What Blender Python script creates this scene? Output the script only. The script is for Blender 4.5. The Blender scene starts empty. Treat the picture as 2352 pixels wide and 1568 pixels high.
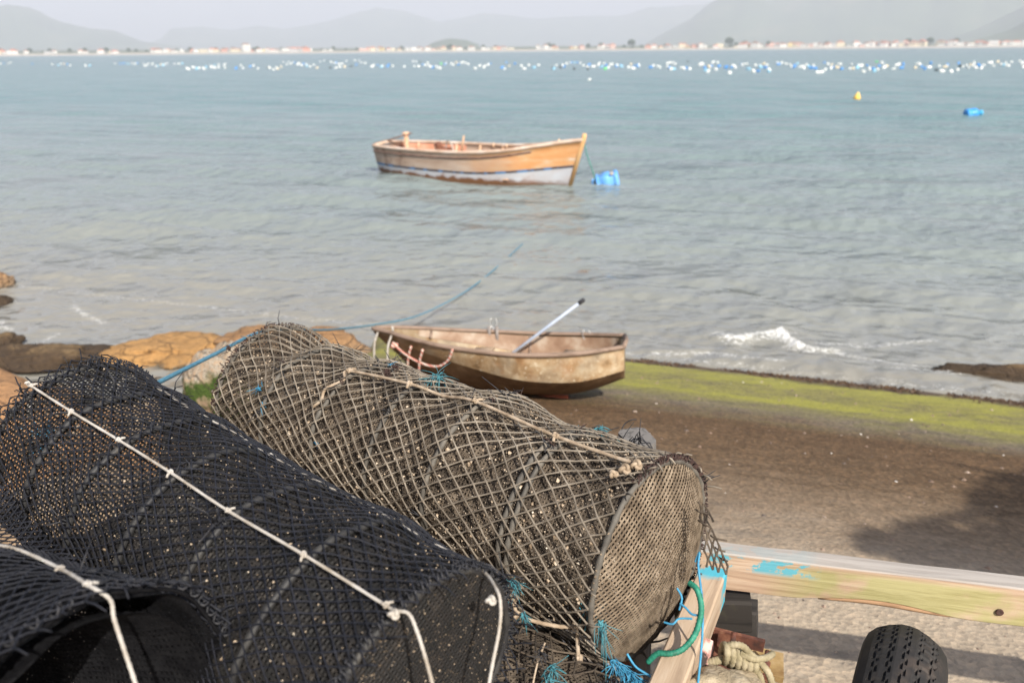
import bpy, math, random
import numpy as np
from mathutils import Vector, Matrix, noise as mn
R = math.radians
random.seed(7)
rng = np.random.default_rng(11)
SC = bpy.context.scene
COL = SC.collection

# ------------------------------------------------------------------ camera
F = 1850.0
TH, RO = R(19.9), R(.5)
CAM = Vector((0, 0, 3.4))
FW = Vector((0, math.cos(TH), -math.sin(TH)))
UP0 = Vector((0, math.sin(TH), math.cos(TH)))
RT = math.cos(RO) * Vector((1, 0, 0)) - math.sin(RO) * UP0
UP = math.sin(RO) * Vector((1, 0, 0)) + math.cos(RO) * UP0


def ray(x, y):
    return FW + RT * ((x - 1176) / F) + UP * ((784 - y) / F)


def at(x, y, d):                      # surveyed point: picture position and distance
    return CAM + ray(x, y) * d


def onz(x, y, z=0.0):                 # surveyed point on a level
    r = ray(x, y)
    return CAM + r * ((z - CAM.z) / r.z)


SUN = Vector((.30, -.70, .645)).normalized()

# ------------------------------------------------------------------ shore geometry
EA = Vector((1.39, 8.79))
NR = Vector((-0.335, -0.942))         # from the waterline up the ramp
SLOPE = .2418


def shore_w(x, y):
    return (x - EA.x) * NR.x + (y - EA.y) * NR.y


def ramp_z(x, y):
    w = shore_w(x, y)
    z = SLOPE * w
    if z > 1.36:
        z = 1.36 + (z - 1.36) * .35
    return z


def onramp(x, y):
    r = ray(x, y)
    t = 1.0
    for _ in range(60):
        p = CAM + r * t
        t += (p.z - ramp_z(p.x, p.y)) / max(.35, -r.z + .2)
    return CAM + r * t


# ------------------------------------------------------------------ objects
def tag(o, label=None, cat=None, group=None, kind=None):
    if label: o['label'] = label
    if cat: o['category'] = cat
    if group: o['group'] = group
    if kind: o['kind'] = kind
    return o


def empty(name, loc=(0, 0, 0), rot=None):
    o = bpy.data.objects.new(name, None)
    COL.objects.link(o)
    o.location = loc
    if rot is not None:
        o.rotation_euler = rot
    o.empty_display_size = .1
    return o


def link(name, me, mat, parent=None):
    if mat is not None:
        me.materials.append(mat)
    o = bpy.data.objects.new(name, me)
    COL.objects.link(o)
    if parent is not None:
        o.parent = parent
        loc = parent_world(parent)
        o.matrix_parent_inverse = loc.inverted()
    return o


def parent_world(o):
    m = Matrix.LocRotScale(o.location, o.rotation_euler, o.scale)
    if o.parent is not None:
        m = parent_world(o.parent) @ o.matrix_parent_inverse @ m
    return m


def child(name, me, mat, parent):
    """part whose mesh is written in its parent's own axes"""
    if mat is not None and not me.materials:
        me.materials.append(mat)
    o = bpy.data.objects.new(name, me)
    COL.objects.link(o)
    o.parent = parent
    return o


class MB:
    def __init__(s):
        s.v, s.f = [], []

    def add(s, vs, fs):
        b = len(s.v)
        s.v.extend([tuple(p) for p in vs])
        s.f.extend([tuple(b + i for i in q) for q in fs])

    def box(s, c, size, m=None, bevel=0.0):
        hx, hy, hz = [q / 2 for q in size]
        vs = []
        if bevel <= 0:
            for z in (-hz, hz):
                for x, y in ((-hx, -hy), (hx, -hy), (hx, hy), (-hx, hy)):
                    vs.append(Vector((x, y, z)))
            fs = [(3, 2, 1, 0), (4, 5, 6, 7), (0, 1, 5, 4), (1, 2, 6, 5), (2, 3, 7, 6), (3, 0, 4, 7)]
        else:
            b = bevel
            prof = lambda e: [(-hx + b, -hy + e), (hx - b, -hy + e), (hx - e, -hy + b), (hx - e, hy - b), (hx - b, hy - e), (-hx + b, hy - e), (-hx + e, hy - b), (-hx + e, -hy + b)]
            for z, e in ((-hz, b * .8), (-hz + b, 0), (hz - b, 0), (hz, b * .8)):
                for x, y in prof(e):
                    vs.append(Vector((x, y, z)))
            fs = [tuple(range(7, -1, -1)), tuple(range(24, 32))]
            for k in range(3):
                for i in range(8):
                    j = (i + 1) % 8
                    fs.append((k * 8 + i, k * 8 + j, k * 8 + 8 + j, k * 8 + 8 + i))
        M = m if m is not None else Matrix.Identity(4)
        c = Vector(c)
        s.add([M @ (p + c) for p in vs], fs)

    def tube(s, pts, r, n=6, cap=True, squash=None):
        pts = [Vector(p) for p in pts]
        k = len(pts)
        rs = r if isinstance(r, (list, tuple)) else [r] * k
        t0 = (pts[1] - pts[0])
        if t0.length < 1e-9:
            return
        t0.normalize()
        a = t0.orthogonal().normalized()
        vs, fs = [], []
        for i in range(k):
            t = (pts[min(i + 1, k - 1)] - pts[max(i - 1, 0)])
            if t.length < 1e-9:
                t = t0.copy()
            t.normalize()
            a = a - t * a.dot(t)
            if a.length < 1e-6:
                a = t.orthogonal()
            a.normalize()
            b = t.cross(a)
            for j in range(n):
                w = 2 * math.pi * j / n
                vs.append(pts[i] + (a * math.cos(w) + b * math.sin(w)) * rs[i])
        for i in range(k - 1):
            for j in range(n):
                q = (j + 1) % n
                fs.append((i * n + j, i * n + q, i * n + n + q, i * n + n + j))
        if cap:
            fs.append(tuple(range(n - 1, -1, -1)))
            fs.append(tuple(range((k - 1) * n, k * n)))
        s.add(vs, fs)

    def lathe(s, prof, n=20, M=None, cap=True):
        vs, fs = [], []
        M = M or Matrix.Identity(4)
        for r, z in prof:
            for j in range(n):
                w = 2 * math.pi * j / n
                vs.append(M @ Vector((r * math.cos(w), r * math.sin(w), z)))
        k = len(prof)
        for i in range(k - 1):
            for j in range(n):
                q = (j + 1) % n
                fs.append((i * n + j, i * n + q, i * n + n + q, i * n + n + j))
        if cap:
            fs.append(tuple(range(n - 1, -1, -1)))
            fs.append(tuple(range((k - 1) * n, k * n)))
        s.add(vs, fs)

    def mesh(s, name, smooth=True):
        me = bpy.data.meshes.new(name)
        me.from_pydata(s.v, [], s.f)
        me.polygons.foreach_set('use_smooth', [smooth] * len(me.polygons))
        me.update()
        return me

    def build(s, name, mat, parent=None, smooth=True):
        return link(name, s.mesh(name, smooth), mat, parent)


def np_mesh(name, V, Q, smooth=True):
    me = bpy.data.meshes.new(name)
    V = np.asarray(V, np.float32).reshape(-1, 3)
    Q = np.asarray(Q, np.int32)
    me.vertices.add(len(V))
    me.vertices.foreach_set('co', V.ravel())
    k = Q.shape[1]
    me.loops.add(Q.size)
    me.loops.foreach_set('vertex_index', Q.ravel())
    me.polygons.add(len(Q))
    me.polygons.foreach_set('loop_start', np.arange(0, Q.size, k, dtype=np.int32))
    me.polygons.foreach_set('loop_total', np.full(len(Q), k, np.int32))
    me.polygons.foreach_set('use_smooth', np.full(len(Q), smooth))
    me.update(calc_edges=True)
    me.validate()
    return me


def grid_faces(nr, nc):
    i = np.arange(nr - 1)[:, None]
    j = np.arange(nc - 1)[None, :]
    a = i * nc + j
    return np.stack([a, a + 1, a + nc + 1, a + nc], -1).reshape(-1, 4)


def spline(P, n):
    """Catmull-Rom through P, n samples"""
    P = [Vector(p) for p in P]
    out = []
    m = len(P) - 1
    for k in range(n):
        t = k / (n - 1) * m
        i = min(int(t), m - 1)
        f = t - i
        p0, p1, p2, p3 = P[max(i - 1, 0)], P[i], P[i + 1], P[min(i + 2, m)]
        out.append(.5 * (2 * p1 + (p2 - p0) * f + (2 * p0 - 5 * p1 + 4 * p2 - p3) * f * f + (3 * p1 - p0 - 3 * p2 + p3) * f ** 3))
    return out


# ------------------------------------------------------------------ materials
class NT:
    def __init__(s, name):
        s.m = bpy.data.materials.new(name)
        s.m.use_nodes = True
        s.t = s.m.node_tree
        s.b = s.t.nodes['Principled BSDF']
        s.out = s.t.nodes['Material Output']
        s.tc = None

    def n(s, typ, **kw):
        o = s.t.nodes.new(typ)
        for k, v in kw.items():
            if k in o.inputs:
                s.set(o.inputs[k], v)
            else:
                setattr(o, k, v)
        return o

    def set(s, sock, v):
        if isinstance(v, bpy.types.NodeSocket):
            s.t.links.new(v, sock)
        else:
            if sock.type == 'RGBA' and len(v) == 3:
                v = (*v, 1)
            sock.default_value = v

    def coord(s, kind='Object'):
        if s.tc is None:
            s.tc = s.n('ShaderNodeTexCoord')
        return s.tc.outputs[kind]

    def pos(s):
        return s.n('ShaderNodeNewGeometry').outputs['Position']

    def noise(s, scale, detail=4, rough=.55, vec=None, dist=0):
        o = s.n('ShaderNodeTexNoise')
        o.inputs['Scale'].default_value = scale
        o.inputs['Detail'].default_value = detail
        o.inputs['Roughness'].default_value = rough
        o.inputs['Distortion'].default_value = dist
        s.t.links.new(vec if vec is not None else s.coord(), o.inputs['Vector'])
        return o.outputs['Fac']

    def ramp(s, fac, stops, interp='LINEAR'):
        o = s.n('ShaderNodeValToRGB')
        o.color_ramp.interpolation = interp
        el = o.color_ramp.elements
        while len(el) < len(stops):
            el.new(.5)
        for e, (p, c) in zip(el, stops):
            e.position = p
            e.color = (*c, 1) if not isinstance(c, (int, float)) else (c, c, c, 1)
        s.t.links.new(fac, o.inputs['Fac'])
        return o.outputs['Color']

    def mix(s, fac, a, b, mode='MIX'):
        o = s.n('ShaderNodeMix', data_type='RGBA', blend_type=mode)
        s.set(o.inputs[0], fac)
        s.set(o.inputs[6], a)
        s.set(o.inputs[7], b)
        return o.outputs[2]

    def math(s, op, a, b=None, c=None, clamp=False):
        o = s.n('ShaderNodeMath', operation=op, use_clamp=clamp)
        s.set(o.inputs[0], a)
        if b is not None: s.set(o.inputs[1], b)
        if c is not None: s.set(o.inputs[2], c)
        return o.outputs[0]

    def maprange(s, v, a, b, c=0, d=1, smooth=False):
        o = s.n('ShaderNodeMapRange', clamp=True)
        if smooth: o.interpolation_type = 'SMOOTHSTEP'
        s.set(o.inputs[0], v)
        for i, q in enumerate((a, b, c, d)):
            o.inputs[i + 1].default_value = q
        return o.outputs[0]

    def sep(s, v):
        o = s.n('ShaderNodeSeparateXYZ')
        s.t.links.new(v, o.inputs[0])
        return o.outputs

    def mapping(s, v, scale=(1, 1, 1), rot=(0, 0, 0), loc=(0, 0, 0)):
        o = s.n('ShaderNodeMapping')
        s.t.links.new(v, o.inputs['Vector'])
        o.inputs['Scale'].default_value = scale
        o.inputs['Rotation'].default_value = rot
        o.inputs['Location'].default_value = loc
        return o.outputs[0]

    def bump(s, h, strength=.3, dist=.01, normal=None):
        o = s.n('ShaderNodeBump')
        o.inputs['Strength'].default_value = strength
        o.inputs['Distance'].default_value = dist
        s.t.links.new(h, o.inputs['Height'])
        if normal is not None:
            s.t.links.new(normal, o.inputs['Normal'])
        return o.outputs['Normal']

    def done(s, color=None, rough=None, normal=None, spec=None, metal=None):
        if color is not None: s.set(s.b.inputs['Base Color'], color)
        if rough is not None: s.set(s.b.inputs['Roughness'], rough)
        if normal is not None: s.t.links.new(normal, s.b.inputs['Normal'])
        if spec is not None: s.b.inputs['Specular IOR Level'].default_value = spec
        if metal is not None: s.b.inputs['Metallic'].default_value = metal
        return s.m


def simple(name, stops, scale=30, rough=.7, bump=.2, bdist=.003, bscale=None, spec=.4, detail=5, metal=0):
    t = NT(name)
    f = t.noise(scale, detail)
    col = t.ramp(f, stops)
    nb = None
    if bump:
        nb = t.bump(t.noise(bscale or scale * 3, 4), bump, bdist)
    return t.done(col, rough, nb, spec, metal)


def wood(name, light, dark, axis, scale=30, green=None, paint=None, rough=.8):
    t = NT(name)
    sc = [scale, scale, scale]
    sc[axis] = scale * .07
    v = t.mapping(t.coord(), tuple(sc))
    g = t.noise(1.0, 8, .65, v, .6)
    col = t.ramp(g, [(.3, dark), (.5, light), (.75, tuple(min(1, q * 1.12) for q in light))])
    if green:
        gm = t.ramp(t.noise(5.5, 5, .6), [(green[1], 0), (green[1] + .16, 1)])
        if green[2] is not None:
            x = t.sep(t.coord())[0]
            gm = t.mix(1.0, gm, t.maprange(x, green[2][0], green[2][1], 0, 1), 'MULTIPLY')
        col = t.mix(gm, col, green[0])
    if paint:
        x = t.sep(t.coord())
        m = t.math('MULTIPLY', t.maprange(x[0], paint[1][0], paint[1][1], 1, 0), t.maprange(x[2], paint[2][0], paint[2][1], 0, 1))
        k = t.math('MULTIPLY', m, t.ramp(t.noise(paint[3], 6, .6, t.mapping(t.coord(), (.5, 1, 1.6))), [(.5, 0), (.53, 1)]))
        col = t.mix(k, col, paint[0])
    return t.done(col, rough, t.bump(g, .5, .004), .3)


M = {}
M['net_tan'] = simple('weathered_net', [(.3, (.075, .06, .044)), (.5, (.165, .138, .106)), (.7, (.27, .232, .182))], 14, .75, .3, .001, 300)
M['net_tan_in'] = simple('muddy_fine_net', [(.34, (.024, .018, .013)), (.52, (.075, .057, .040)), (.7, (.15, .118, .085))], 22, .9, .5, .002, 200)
M['net_face'] = simple('muddy_end_net', [(.3, (.07, .05, .032)), (.5, (.155, .117, .079)), (.72, (.27, .215, .155))], 32, .85, .5, .002, 260)
M['net_black'] = simple('black_net', [(.35, (.007, .008, .012)), (.6, (.015, .016, .022)), (.78, (.030, .031, .038))], 20, .62, .1, .001, 300, .25)
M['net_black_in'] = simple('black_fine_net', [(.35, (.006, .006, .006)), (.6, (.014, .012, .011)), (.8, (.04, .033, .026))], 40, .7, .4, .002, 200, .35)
M['hoop'] = simple('hoop_tube', [(.3, (.015, .015, .017)), (.6, (.034, .033, .032)), (.8, (.10, .09, .075))], 25, .6, .4, .002, 150)
M['hoop_tan'] = simple('muddy_hoop_tube', [(.3, (.05, .045, .038)), (.55, (.105, .095, .08)), (.8, (.22, .19, .15))], 18, .7, .4, .002, 150)
M['grit'] = simple('shell_grit', [(.3, (.16, .11, .065)), (.5, (.38, .29, .2)), (.7, (.62, .54, .43))], 90, .55, .2, .001, 400)
M['grit_dark'] = simple('dark_grit', [(.3, (.05, .036, .025)), (.5, (.15, .11, .07)), (.7, (.42, .34, .25))], 90, .6, .2, .001, 400)
M['white_rope'] = simple('white_cord', [(.3, (.25, .21, .16)), (.5, (.38, .35, .31)), (.7, (.45, .43, .40))], 25, .75, .5, .001, 500)
M['tan_rope'] = simple('tan_cord', [(.3, (.17, .12, .075)), (.5, (.30, .23, .16)), (.7, (.40, .325, .245))], 40, .9, .6, .001, 500)
M['teal'] = simple('teal_twine', [(.3, (.03, .12, .15)), (.6, (.06, .22, .26)), (.8, (.15, .32, .35))], 60, .6, 0)
M['blue_twine'] = simple('blue_twine', [(.3, (.03, .17, .30)), (.6, (.05, .26, .42))], 60, .6, 0)
M['green_rope'] = simple('green_rope', [(.3, (.01, .09, .055)), (.6, (.02, .20, .13)), (.8, (.10, .30, .21))], 60, .6, .4, .001, 500)
M['brown_twine'] = simple('brown_twine', [(.3, (.02, .012, .01)), (.6, (.06, .032, .026)), (.8, (.14, .08, .06))], 60, .85, 0)
M['dark_twine'] = simple('black_twine', [(.3, (.012, .012, .014)), (.7, (.04, .04, .045))], 60, .6, 0)
M['blue_rope'] = simple('mooring_rope', [(.3, (.045, .15, .22)), (.7, (.08, .24, .34))], 30, .6, .3, .001, 300)

# ------------------------------------------------------------------ traps
def knot_pts(p, a, b, c, s, seed=0):
    """a small overhand knot (a trefoil-like turn) round point p"""
    rr = random.Random(seed)
    ph = rr.uniform(0, 6)
    pts = []
    for k in range(25):
        t = 2 * math.pi * k / 24 * 1.0
        x = math.sin(t) + 2 * math.sin(2 * t)
        y = math.cos(t) - 2 * math.cos(2 * t)
        z = -math.sin(3 * t)
        pts.append(p + (a * (x * math.cos(ph) - y * math.sin(ph)) + b * (x * math.sin(ph) + y * math.cos(ph)) * .8) * s * .36 + c * z * s * .45)
    return pts


def tuft(name, p, d, n, ln, spread, mat, parent, r=.0007, seed=0, clump=True):
    rr = random.Random(seed)
    mb = MB()
    d = Vector(d).normalized()
    for k in range(n):
        q = p + Vector((rr.gauss(0, 1), rr.gauss(0, 1), rr.gauss(0, 1))) * ln * .12
        v = (d + Vector((rr.gauss(0, 1), rr.gauss(0, 1), rr.gauss(0, 1))) * spread).normalized()
        cu = Vector((rr.gauss(0, 1), rr.gauss(0, 1), rr.gauss(0, 1) - .5)) * .5
        L = ln * rr.uniform(.45, 1.1)
        pts = [q + v * L * t + cu * L * t * t - Vector((0, 0, .55 * L * t * t)) for t in (0, .25, .5, .75, 1)]
        mb.tube(pts, [r * 1.2, r * 1.1, r, r * .9, r * .6], 3)
    if clump:
        mb.tube(knot_pts(Vector(p), d, d.orthogonal().normalized(), d.cross(d.orthogonal()).normalized(), ln * .14, seed), ln * .05, 5)
    return mb.build(name, mat, parent)


class Trap:
    def __init__(s, A, B, n1=None, R0=.21, R1=.21, us=None, sag=.06, seed=1, top_sag=1.0, dent=None, nh=7, squash=1.0):
        s.A, s.B = Vector(A), Vector(B)
        s.d = (s.B - s.A).normalized()
        up = Vector((0, 0, 1))
        s.n1 = (up - s.d * s.d.z).normalized()
        s.n2 = s.d.cross(s.n1)
        s.L = (s.B - s.A).length
        s.us = us or [k / (nh - 1) for k in range(nh)]
        s.R0, s.R1, s.sag, s.seed, s.top_sag, s.dent, s.squash = R0, R1, sag, seed, top_sag, dent, squash
        rr = random.Random(seed)
        s.roff = [rr.uniform(-.006, .006) for _ in s.us]

    def rad(s, u, v, sag=1.0):
        us = s.us
        r = s.R0 + (s.R1 - s.R0) * u
        i = 0
        while i < len(us) - 2 and u > us[i + 1]:
            i += 1
        f = min(1.15, max(-.15, (u - us[i]) / (us[i + 1] - us[i])))
        r += s.roff[i] * (1 - f) + s.roff[i + 1] * f
        w = math.sin(math.pi * min(1, max(0, f))) ** 2
        r *= 1 - s.sag * sag * w * (.45 + .55 * s.top_sag * max(0, math.cos(v)))
        r += .009 * mn.noise(Vector((u * 9, math.cos(v) * 2.2, math.sin(v) * 2.2 + s.seed * 7.3)))
        if s.dent:
            r += s.dent(u, v)
        return r

    def P(s, u, v, off=0.0, sag=1.0):
        r = s.rad(u, v, sag) + off
        return s.A + s.d * (u * s.L) + s.n1 * (r * math.cos(v)) + s.n2 * (r * math.sin(v) * s.squash)

    def N(s, v):
        return s.n1 * math.cos(v) + s.n2 * math.sin(v)

    def hoops(s, mat, root, tr=.0065, double=()):
        for k, u in enumerate(s.us):
            mb = MB()
            for dd in ((-.012, .012) if k in double else (0,)):
                pts = []
                n = 90
                for j in range(n + 1):
                    v = 2 * math.pi * j / n
                    pts.append(s.P(u, v, -.005, 0) + s.d * dd)
                rs = [tr * (1 + .22 * math.sin(j * 2.05)) for j in range(n + 1)]
                rs[-1] = rs[0]
                mb.tube(pts, rs, 8, cap=False)
            mb.build('hoop', mat, root)

    def outer(s, name, mat, root, Nu, Nv, r, off=.006, u0=0.0, u1=1.0, jit=.2, warp=.5, tails=True, vr=None):
        rr = random.Random(s.seed * 31)
        mb = MB()

        def node(i, j):
            u = u0 + (u1 - u0) * i / Nu
            v = 2 * math.pi * (j + .5 * (i % 2)) / Nv
            du = 1 / Nu
            dv = 2 * math.pi / Nv
            q = Vector((u * 5, math.cos(v) * 1.3, math.sin(v) * 1.3 + s.seed))
            wx, wy = mn.noise(q * 1.7), mn.noise(q * 1.7 + Vector((31, 7, 3)))
            j2 = mn.noise(q * 9)
            j3 = mn.noise(q * 9 + Vector((5, 50, 2)))
            u += du * (warp * 1.6 * wx + jit * j2)
            v += dv * (warp * 1.3 * wy + jit * .8 * j3)
            return u, v
        cache = {}

        def nd(i, j):
            k = (i, j % Nv)
            if k not in cache:
                cache[k] = node(i, j % Nv)
            return cache[k]

        def near(v, ref):
            while v - ref > math.pi: v -= 2 * math.pi
            while v - ref < -math.pi: v += 2 * math.pi
            return v
        for i in range(Nu):
            for j in range(Nv):
                a = nd(i, j)
                for jj in ((j, j - 1) if i % 2 == 0 else (j, j + 1)):
                    b = nd(i + 1, jj)
                    bv = near(b[1], a[1])
                    if vr and not (vr[0] < (a[1] + bv) / 2 < vr[1] or vr[0] < (a[1] + bv) / 2 - 2 * math.pi < vr[1]):
                        continue
                    if rr.random() < .004:
                        continue
                    mid = ((a[0] + b[0]) / 2, (a[1] + bv) / 2)
                    oo = off + rr.uniform(-.0012, .0012)
                    p0, p1, p2 = s.P(a[0], a[1], off), s.P(mid[0], mid[1], oo), s.P(b[0], bv, off)
                    q0 = p0.lerp(p1, .45) + s.n1 * rr.uniform(-.0006, .0006)
                    mb.tube([p0, q0, p1, p1.lerp(p2, .55), p2], [r * 1.35, r * .95, r * .88, r * .95, r * 1.35], 5, cap=False)
        if tails:
            for i in (0, Nu):
                for j in range(Nv):
                    if rr.random() < .55:
                        a = nd(i, j)
                        p = s.P(a[0], a[1], off)
                        dirv = (s.d * (1 if i else -1) + s.N(a[1]) * rr.uniform(-.5, .6) + s.n2 * rr.uniform(-.6, .6) + s.n1 * rr.uniform(-.5, .5)).normalized()
                        L = rr.uniform(.012, .04)
                        mb.tube([p, p + dirv * L * .5 + s.N(a[1]) * .003, p + dirv * L], [r * 1.1, r, r * .75], 4)
        return mb.build(name, mat, root)

    def inner(s, name, mat, root, cell=.0088, off=-.010, hole=.55, u0=0.0, u1=1.0):
        nu = int(s.L * (u1 - u0) / cell)
        nv = int(2 * math.pi * (s.R0 + s.R1) / 2 / cell)
        # smooth radius table, sampled coarsely
        cu, cv = 60, 48
        T = np.array([[s.rad(u0 + (u1 - u0) * i / cu, 2 * math.pi * j / cv) for j in range(cv + 1)] for i in range(cu + 1)])

        def surf(ui, vi, o):
            x = ui * cu
            y = (vi % 1.0) * cv
            i = np.clip(np.floor(x).astype(int), 0, cu - 1)
            j = np.clip(np.floor(y).astype(int), 0, cv - 1)
            fx, fy = x - i, y - j
            r = T[i, j] * (1 - fx) * (1 - fy) + T[i + 1, j] * fx * (1 - fy) + T[i, j + 1] * (1 - fx) * fy + T[i + 1, j + 1] * fx * fy
            r = r + o
            u = u0 + (u1 - u0) * ui
            v = 2 * np.pi * vi
            return (np.array(s.A)[None] + np.array(s.d)[None] * (u * s.L)[:, None] + np.array(s.n1)[None] * (r * np.cos(v))[:, None]
                    + np.array(s.n2)[None] * (r * np.sin(v) * s.squash)[:, None])
        s._surf = surf
        I, J = np.meshgrid(np.arange(nu), np.arange(nv), indexing='ij')
        I, J = I.ravel(), J.ravel()
        h = .5 - hole / 2
        V = []
        wob = lambda a, b, sd: (np.sin(a * 1.3 + sd) * np.sin(b * .9 + sd * 2)) * .12
        jr = rng.uniform(-.0008, .0008, len(I))
        for du, dv in ((0, 0), (1, 0), (1, 1), (0, 1)):
            a, b = I + du, J + dv
            V.append(surf((a + wob(a * .21, b * .17, 1)) / nu, (b + wob(a * .19, b * .23, 2)) / nv, off + .002 * np.sin(a * .43) * np.sin((b % nv) * .37)))
        for du, dv in ((h, h), (1 - h, h), (1 - h, 1 - h), (h, 1 - h)):
            a, b = I + du + rng.uniform(-.09, .09, len(I)), J + dv + rng.uniform(-.09, .09, len(I))
            V.append(surf((a + wob(I * .21, J * .17, 1)) / nu, (b + wob(I * .19, J * .23, 2)) / nv, off + .0016 + jr))
        V = np.stack(V, 1).reshape(-1, 3)
        base = np.arange(len(I))[:, None, None] * 8
        q = np.array([(0, 1, 5, 4), (1, 2, 6, 5), (2, 3, 7, 6), (3, 0, 4, 7)])[None]
        me = np_mesh(name, V, (base + q).reshape(-1, 4), False)
        return link(name, me, mat, root)

    def panel(s, name, mat, root, end=1, cell=.0088, hole=.5, bulge=.03, shift=0.0, ridge=0.0, rs=1.0):
        """fine net stretched over one end hoop"""
        u = 1.0 if end == 1 else 0.0
        Rr = (s.R1 if end == 1 else s.R0) * rs
        C = s.A + s.d * (u * s.L + shift)
        dd = np.array(s.d) * (1 if end == 1 else -1)
        e1, e2 = np.array(s.n1), np.array(s.n2)
        n = int(Rr / cell) + 1
        I, J = np.meshgrid(np.arange(-n, n), np.arange(-n, n), indexing='ij')
        I, J = I.ravel(), J.ravel()
        keep = ((I + .5) ** 2 + (J + .5) ** 2) * cell * cell < Rr * Rr
        I, J = I[keep], J[keep]

        def surf(a, b, o):
            x, y = a * cell, b * cell
            c, sn = math.cos(.5), math.sin(.5)
            x, y = x * c - y * sn, x * sn + y * c
            x = x + .006 * np.sin(y * 22 + 1)
            rr2 = np.sqrt(x * x + y * y) / Rr
            k = np.minimum(1, 1 / np.maximum(rr2, 1e-6))
            x, y = x * k, y * k
            rr2 = np.minimum(rr2, 1)
            z = bulge * (1 - rr2 ** 2) + .011 * np.sin(x * 19 + s.seed) * np.sin(y * 15) * (1 - rr2) + o
            return np.array(C)[None] + e1[None] * x[:, None] + e2[None] * y[:, None] * s.squash + dd[None] * z[:, None]
        h = .5 - hole * .86 / 2
        g_ = .5 - hole * 1.22 / 2
        V = []
        for du, dv in ((0, 0), (1, 0), (1, 1), (0, 1)):
            V.append(surf(I + du, J + dv, ridge * (((J + dv) % 2) - .5)))
        for du, dv in ((h, g_), (1 - h, g_), (1 - h, 1 - g_), (h, 1 - g_)):
            V.append(surf(I + du + rng.uniform(-.08, .08, len(I)), J + dv + rng.uniform(-.08, .08, len(I)), .0015))
        V = np.stack(V, 1).reshape(-1, 3)
        base = np.arange(len(I))[:, None, None] * 8
        q = np.array([(0, 1, 5, 4), (1, 2, 6, 5), (2, 3, 7, 6), (3, 0, 4, 7)])[None]
        me = np_mesh(name, V, (base + q).reshape(-1, 4), False)
        s._psurf = lambda a, b, o: surf(a / cell, b / cell, o)
        s._pR = Rr
        return link(name, me, mat, root)

    def grit(s, mat, root, n=3000, size=(.0012, .004), off=-.006, where='body', name='shell_grit', vlim=None):
        if where == 'body':
            ui = rng.uniform(0.01, .99, n)
            vi = rng.uniform(0, 1, n)
            # clustered
            dens = np.array([mn.noise(Vector((a * 14, math.cos(b * 6.283) * 3, math.sin(b * 6.283) * 3 + s.seed))) for a, b in zip(ui, vi)])
            k = dens + rng.normal(0, .25, n) > -.12
            ui, vi = ui[k], vi[k]
            P = s._surf(ui, vi, off)
        else:
            a = rng.uniform(-1, 1, n)
            b = rng.uniform(-1, 1, n)
            k = a * a + b * b < .95
            P = s._psurf(a[k] * s._pR, b[k] * s._pR, .003)
        m = len(P)
        sz = rng.uniform(size[0], size[1], m) * rng.choice([.7, 1, 1.5], m, p=[.5, .38, .12])
        base = np.array([(1, .2, -.5), (-.8, .7, -.4), (-.3, -1, -.3), (.1, .1, .8), (.5, .6, .5), (-.6, -.4, .4)])
        off6 = base[None] * sz[:, None, None] * rng.uniform(.5, 1.3, (m, 6, 3))
        ang = rng.uniform(0, 6.28, m)
        c, sn = np.cos(ang), np.sin(ang)
        x = off6[..., 0] * c[:, None] - off6[..., 2] * sn[:, None]
        z = off6[..., 0] * sn[:, None] + off6[..., 2] * c[:, None]
        off6 = np.stack([x, off6[..., 1], z], -1)
        V = (P[:, None] + off6).reshape(-1, 3)
        tri = np.array([(0, 1, 4), (1, 2, 5), (2, 0, 3), (0, 4, 3), (1, 5, 4), (2, 3, 5), (3, 4, 5), (0, 2, 1)])[None]
        Fc = (np.arange(m)[:, None, None] * 6 + tri).reshape(-1, 3)
        o = link(name, np_mesh(name, V, Fc, False), mat, root)
        o['kind'] = 'stuff'
        return o

    def edging(s, name, mat, root, end=1, tr=.006, n=160, fr=.012, shift=0, vr=None):
        u = 1.0 if end == 1 else 0.0
        rr = random.Random(s.seed + 5)
        mb = MB()
        for k in range(n):
            v = 2 * math.pi * k / n - math.pi + rr.uniform(-.02, .02)
            if vr and not vr[0] < v < vr[1]:
                continue
            p = s.P(u, v, .004, 0) + s.d * shift
            nn = s.N(v)
            tg = s.n2 * math.cos(v) - s.n1 * math.sin(v)
            pts = []
            for q in range(6):
                w = 2 * math.pi * q / 5 + rr.uniform(-.2, .2)
                pts.append(p + nn * math.cos(w) * tr * 1.5 + s.d * math.sin(w) * tr * 1.5 + tg * (q - 2.5) * .0028)
            mb.tube(pts, .0016, 4)
            if rr.random() < .5:
                dv = (nn * rr.uniform(.2, 1) + s.d * rr.uniform(-.8, 1) + tg * rr.uniform(-1, 1)).normalized()
                L = fr * rr.uniform(.5, 2.2)
                mb.tube([p, p + dv * L * .5, p + dv * L + Vector((0, 0, -.3 * L))], [.0012, .001, .0006], 3)
        return mb.build(name, mat, root)

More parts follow.
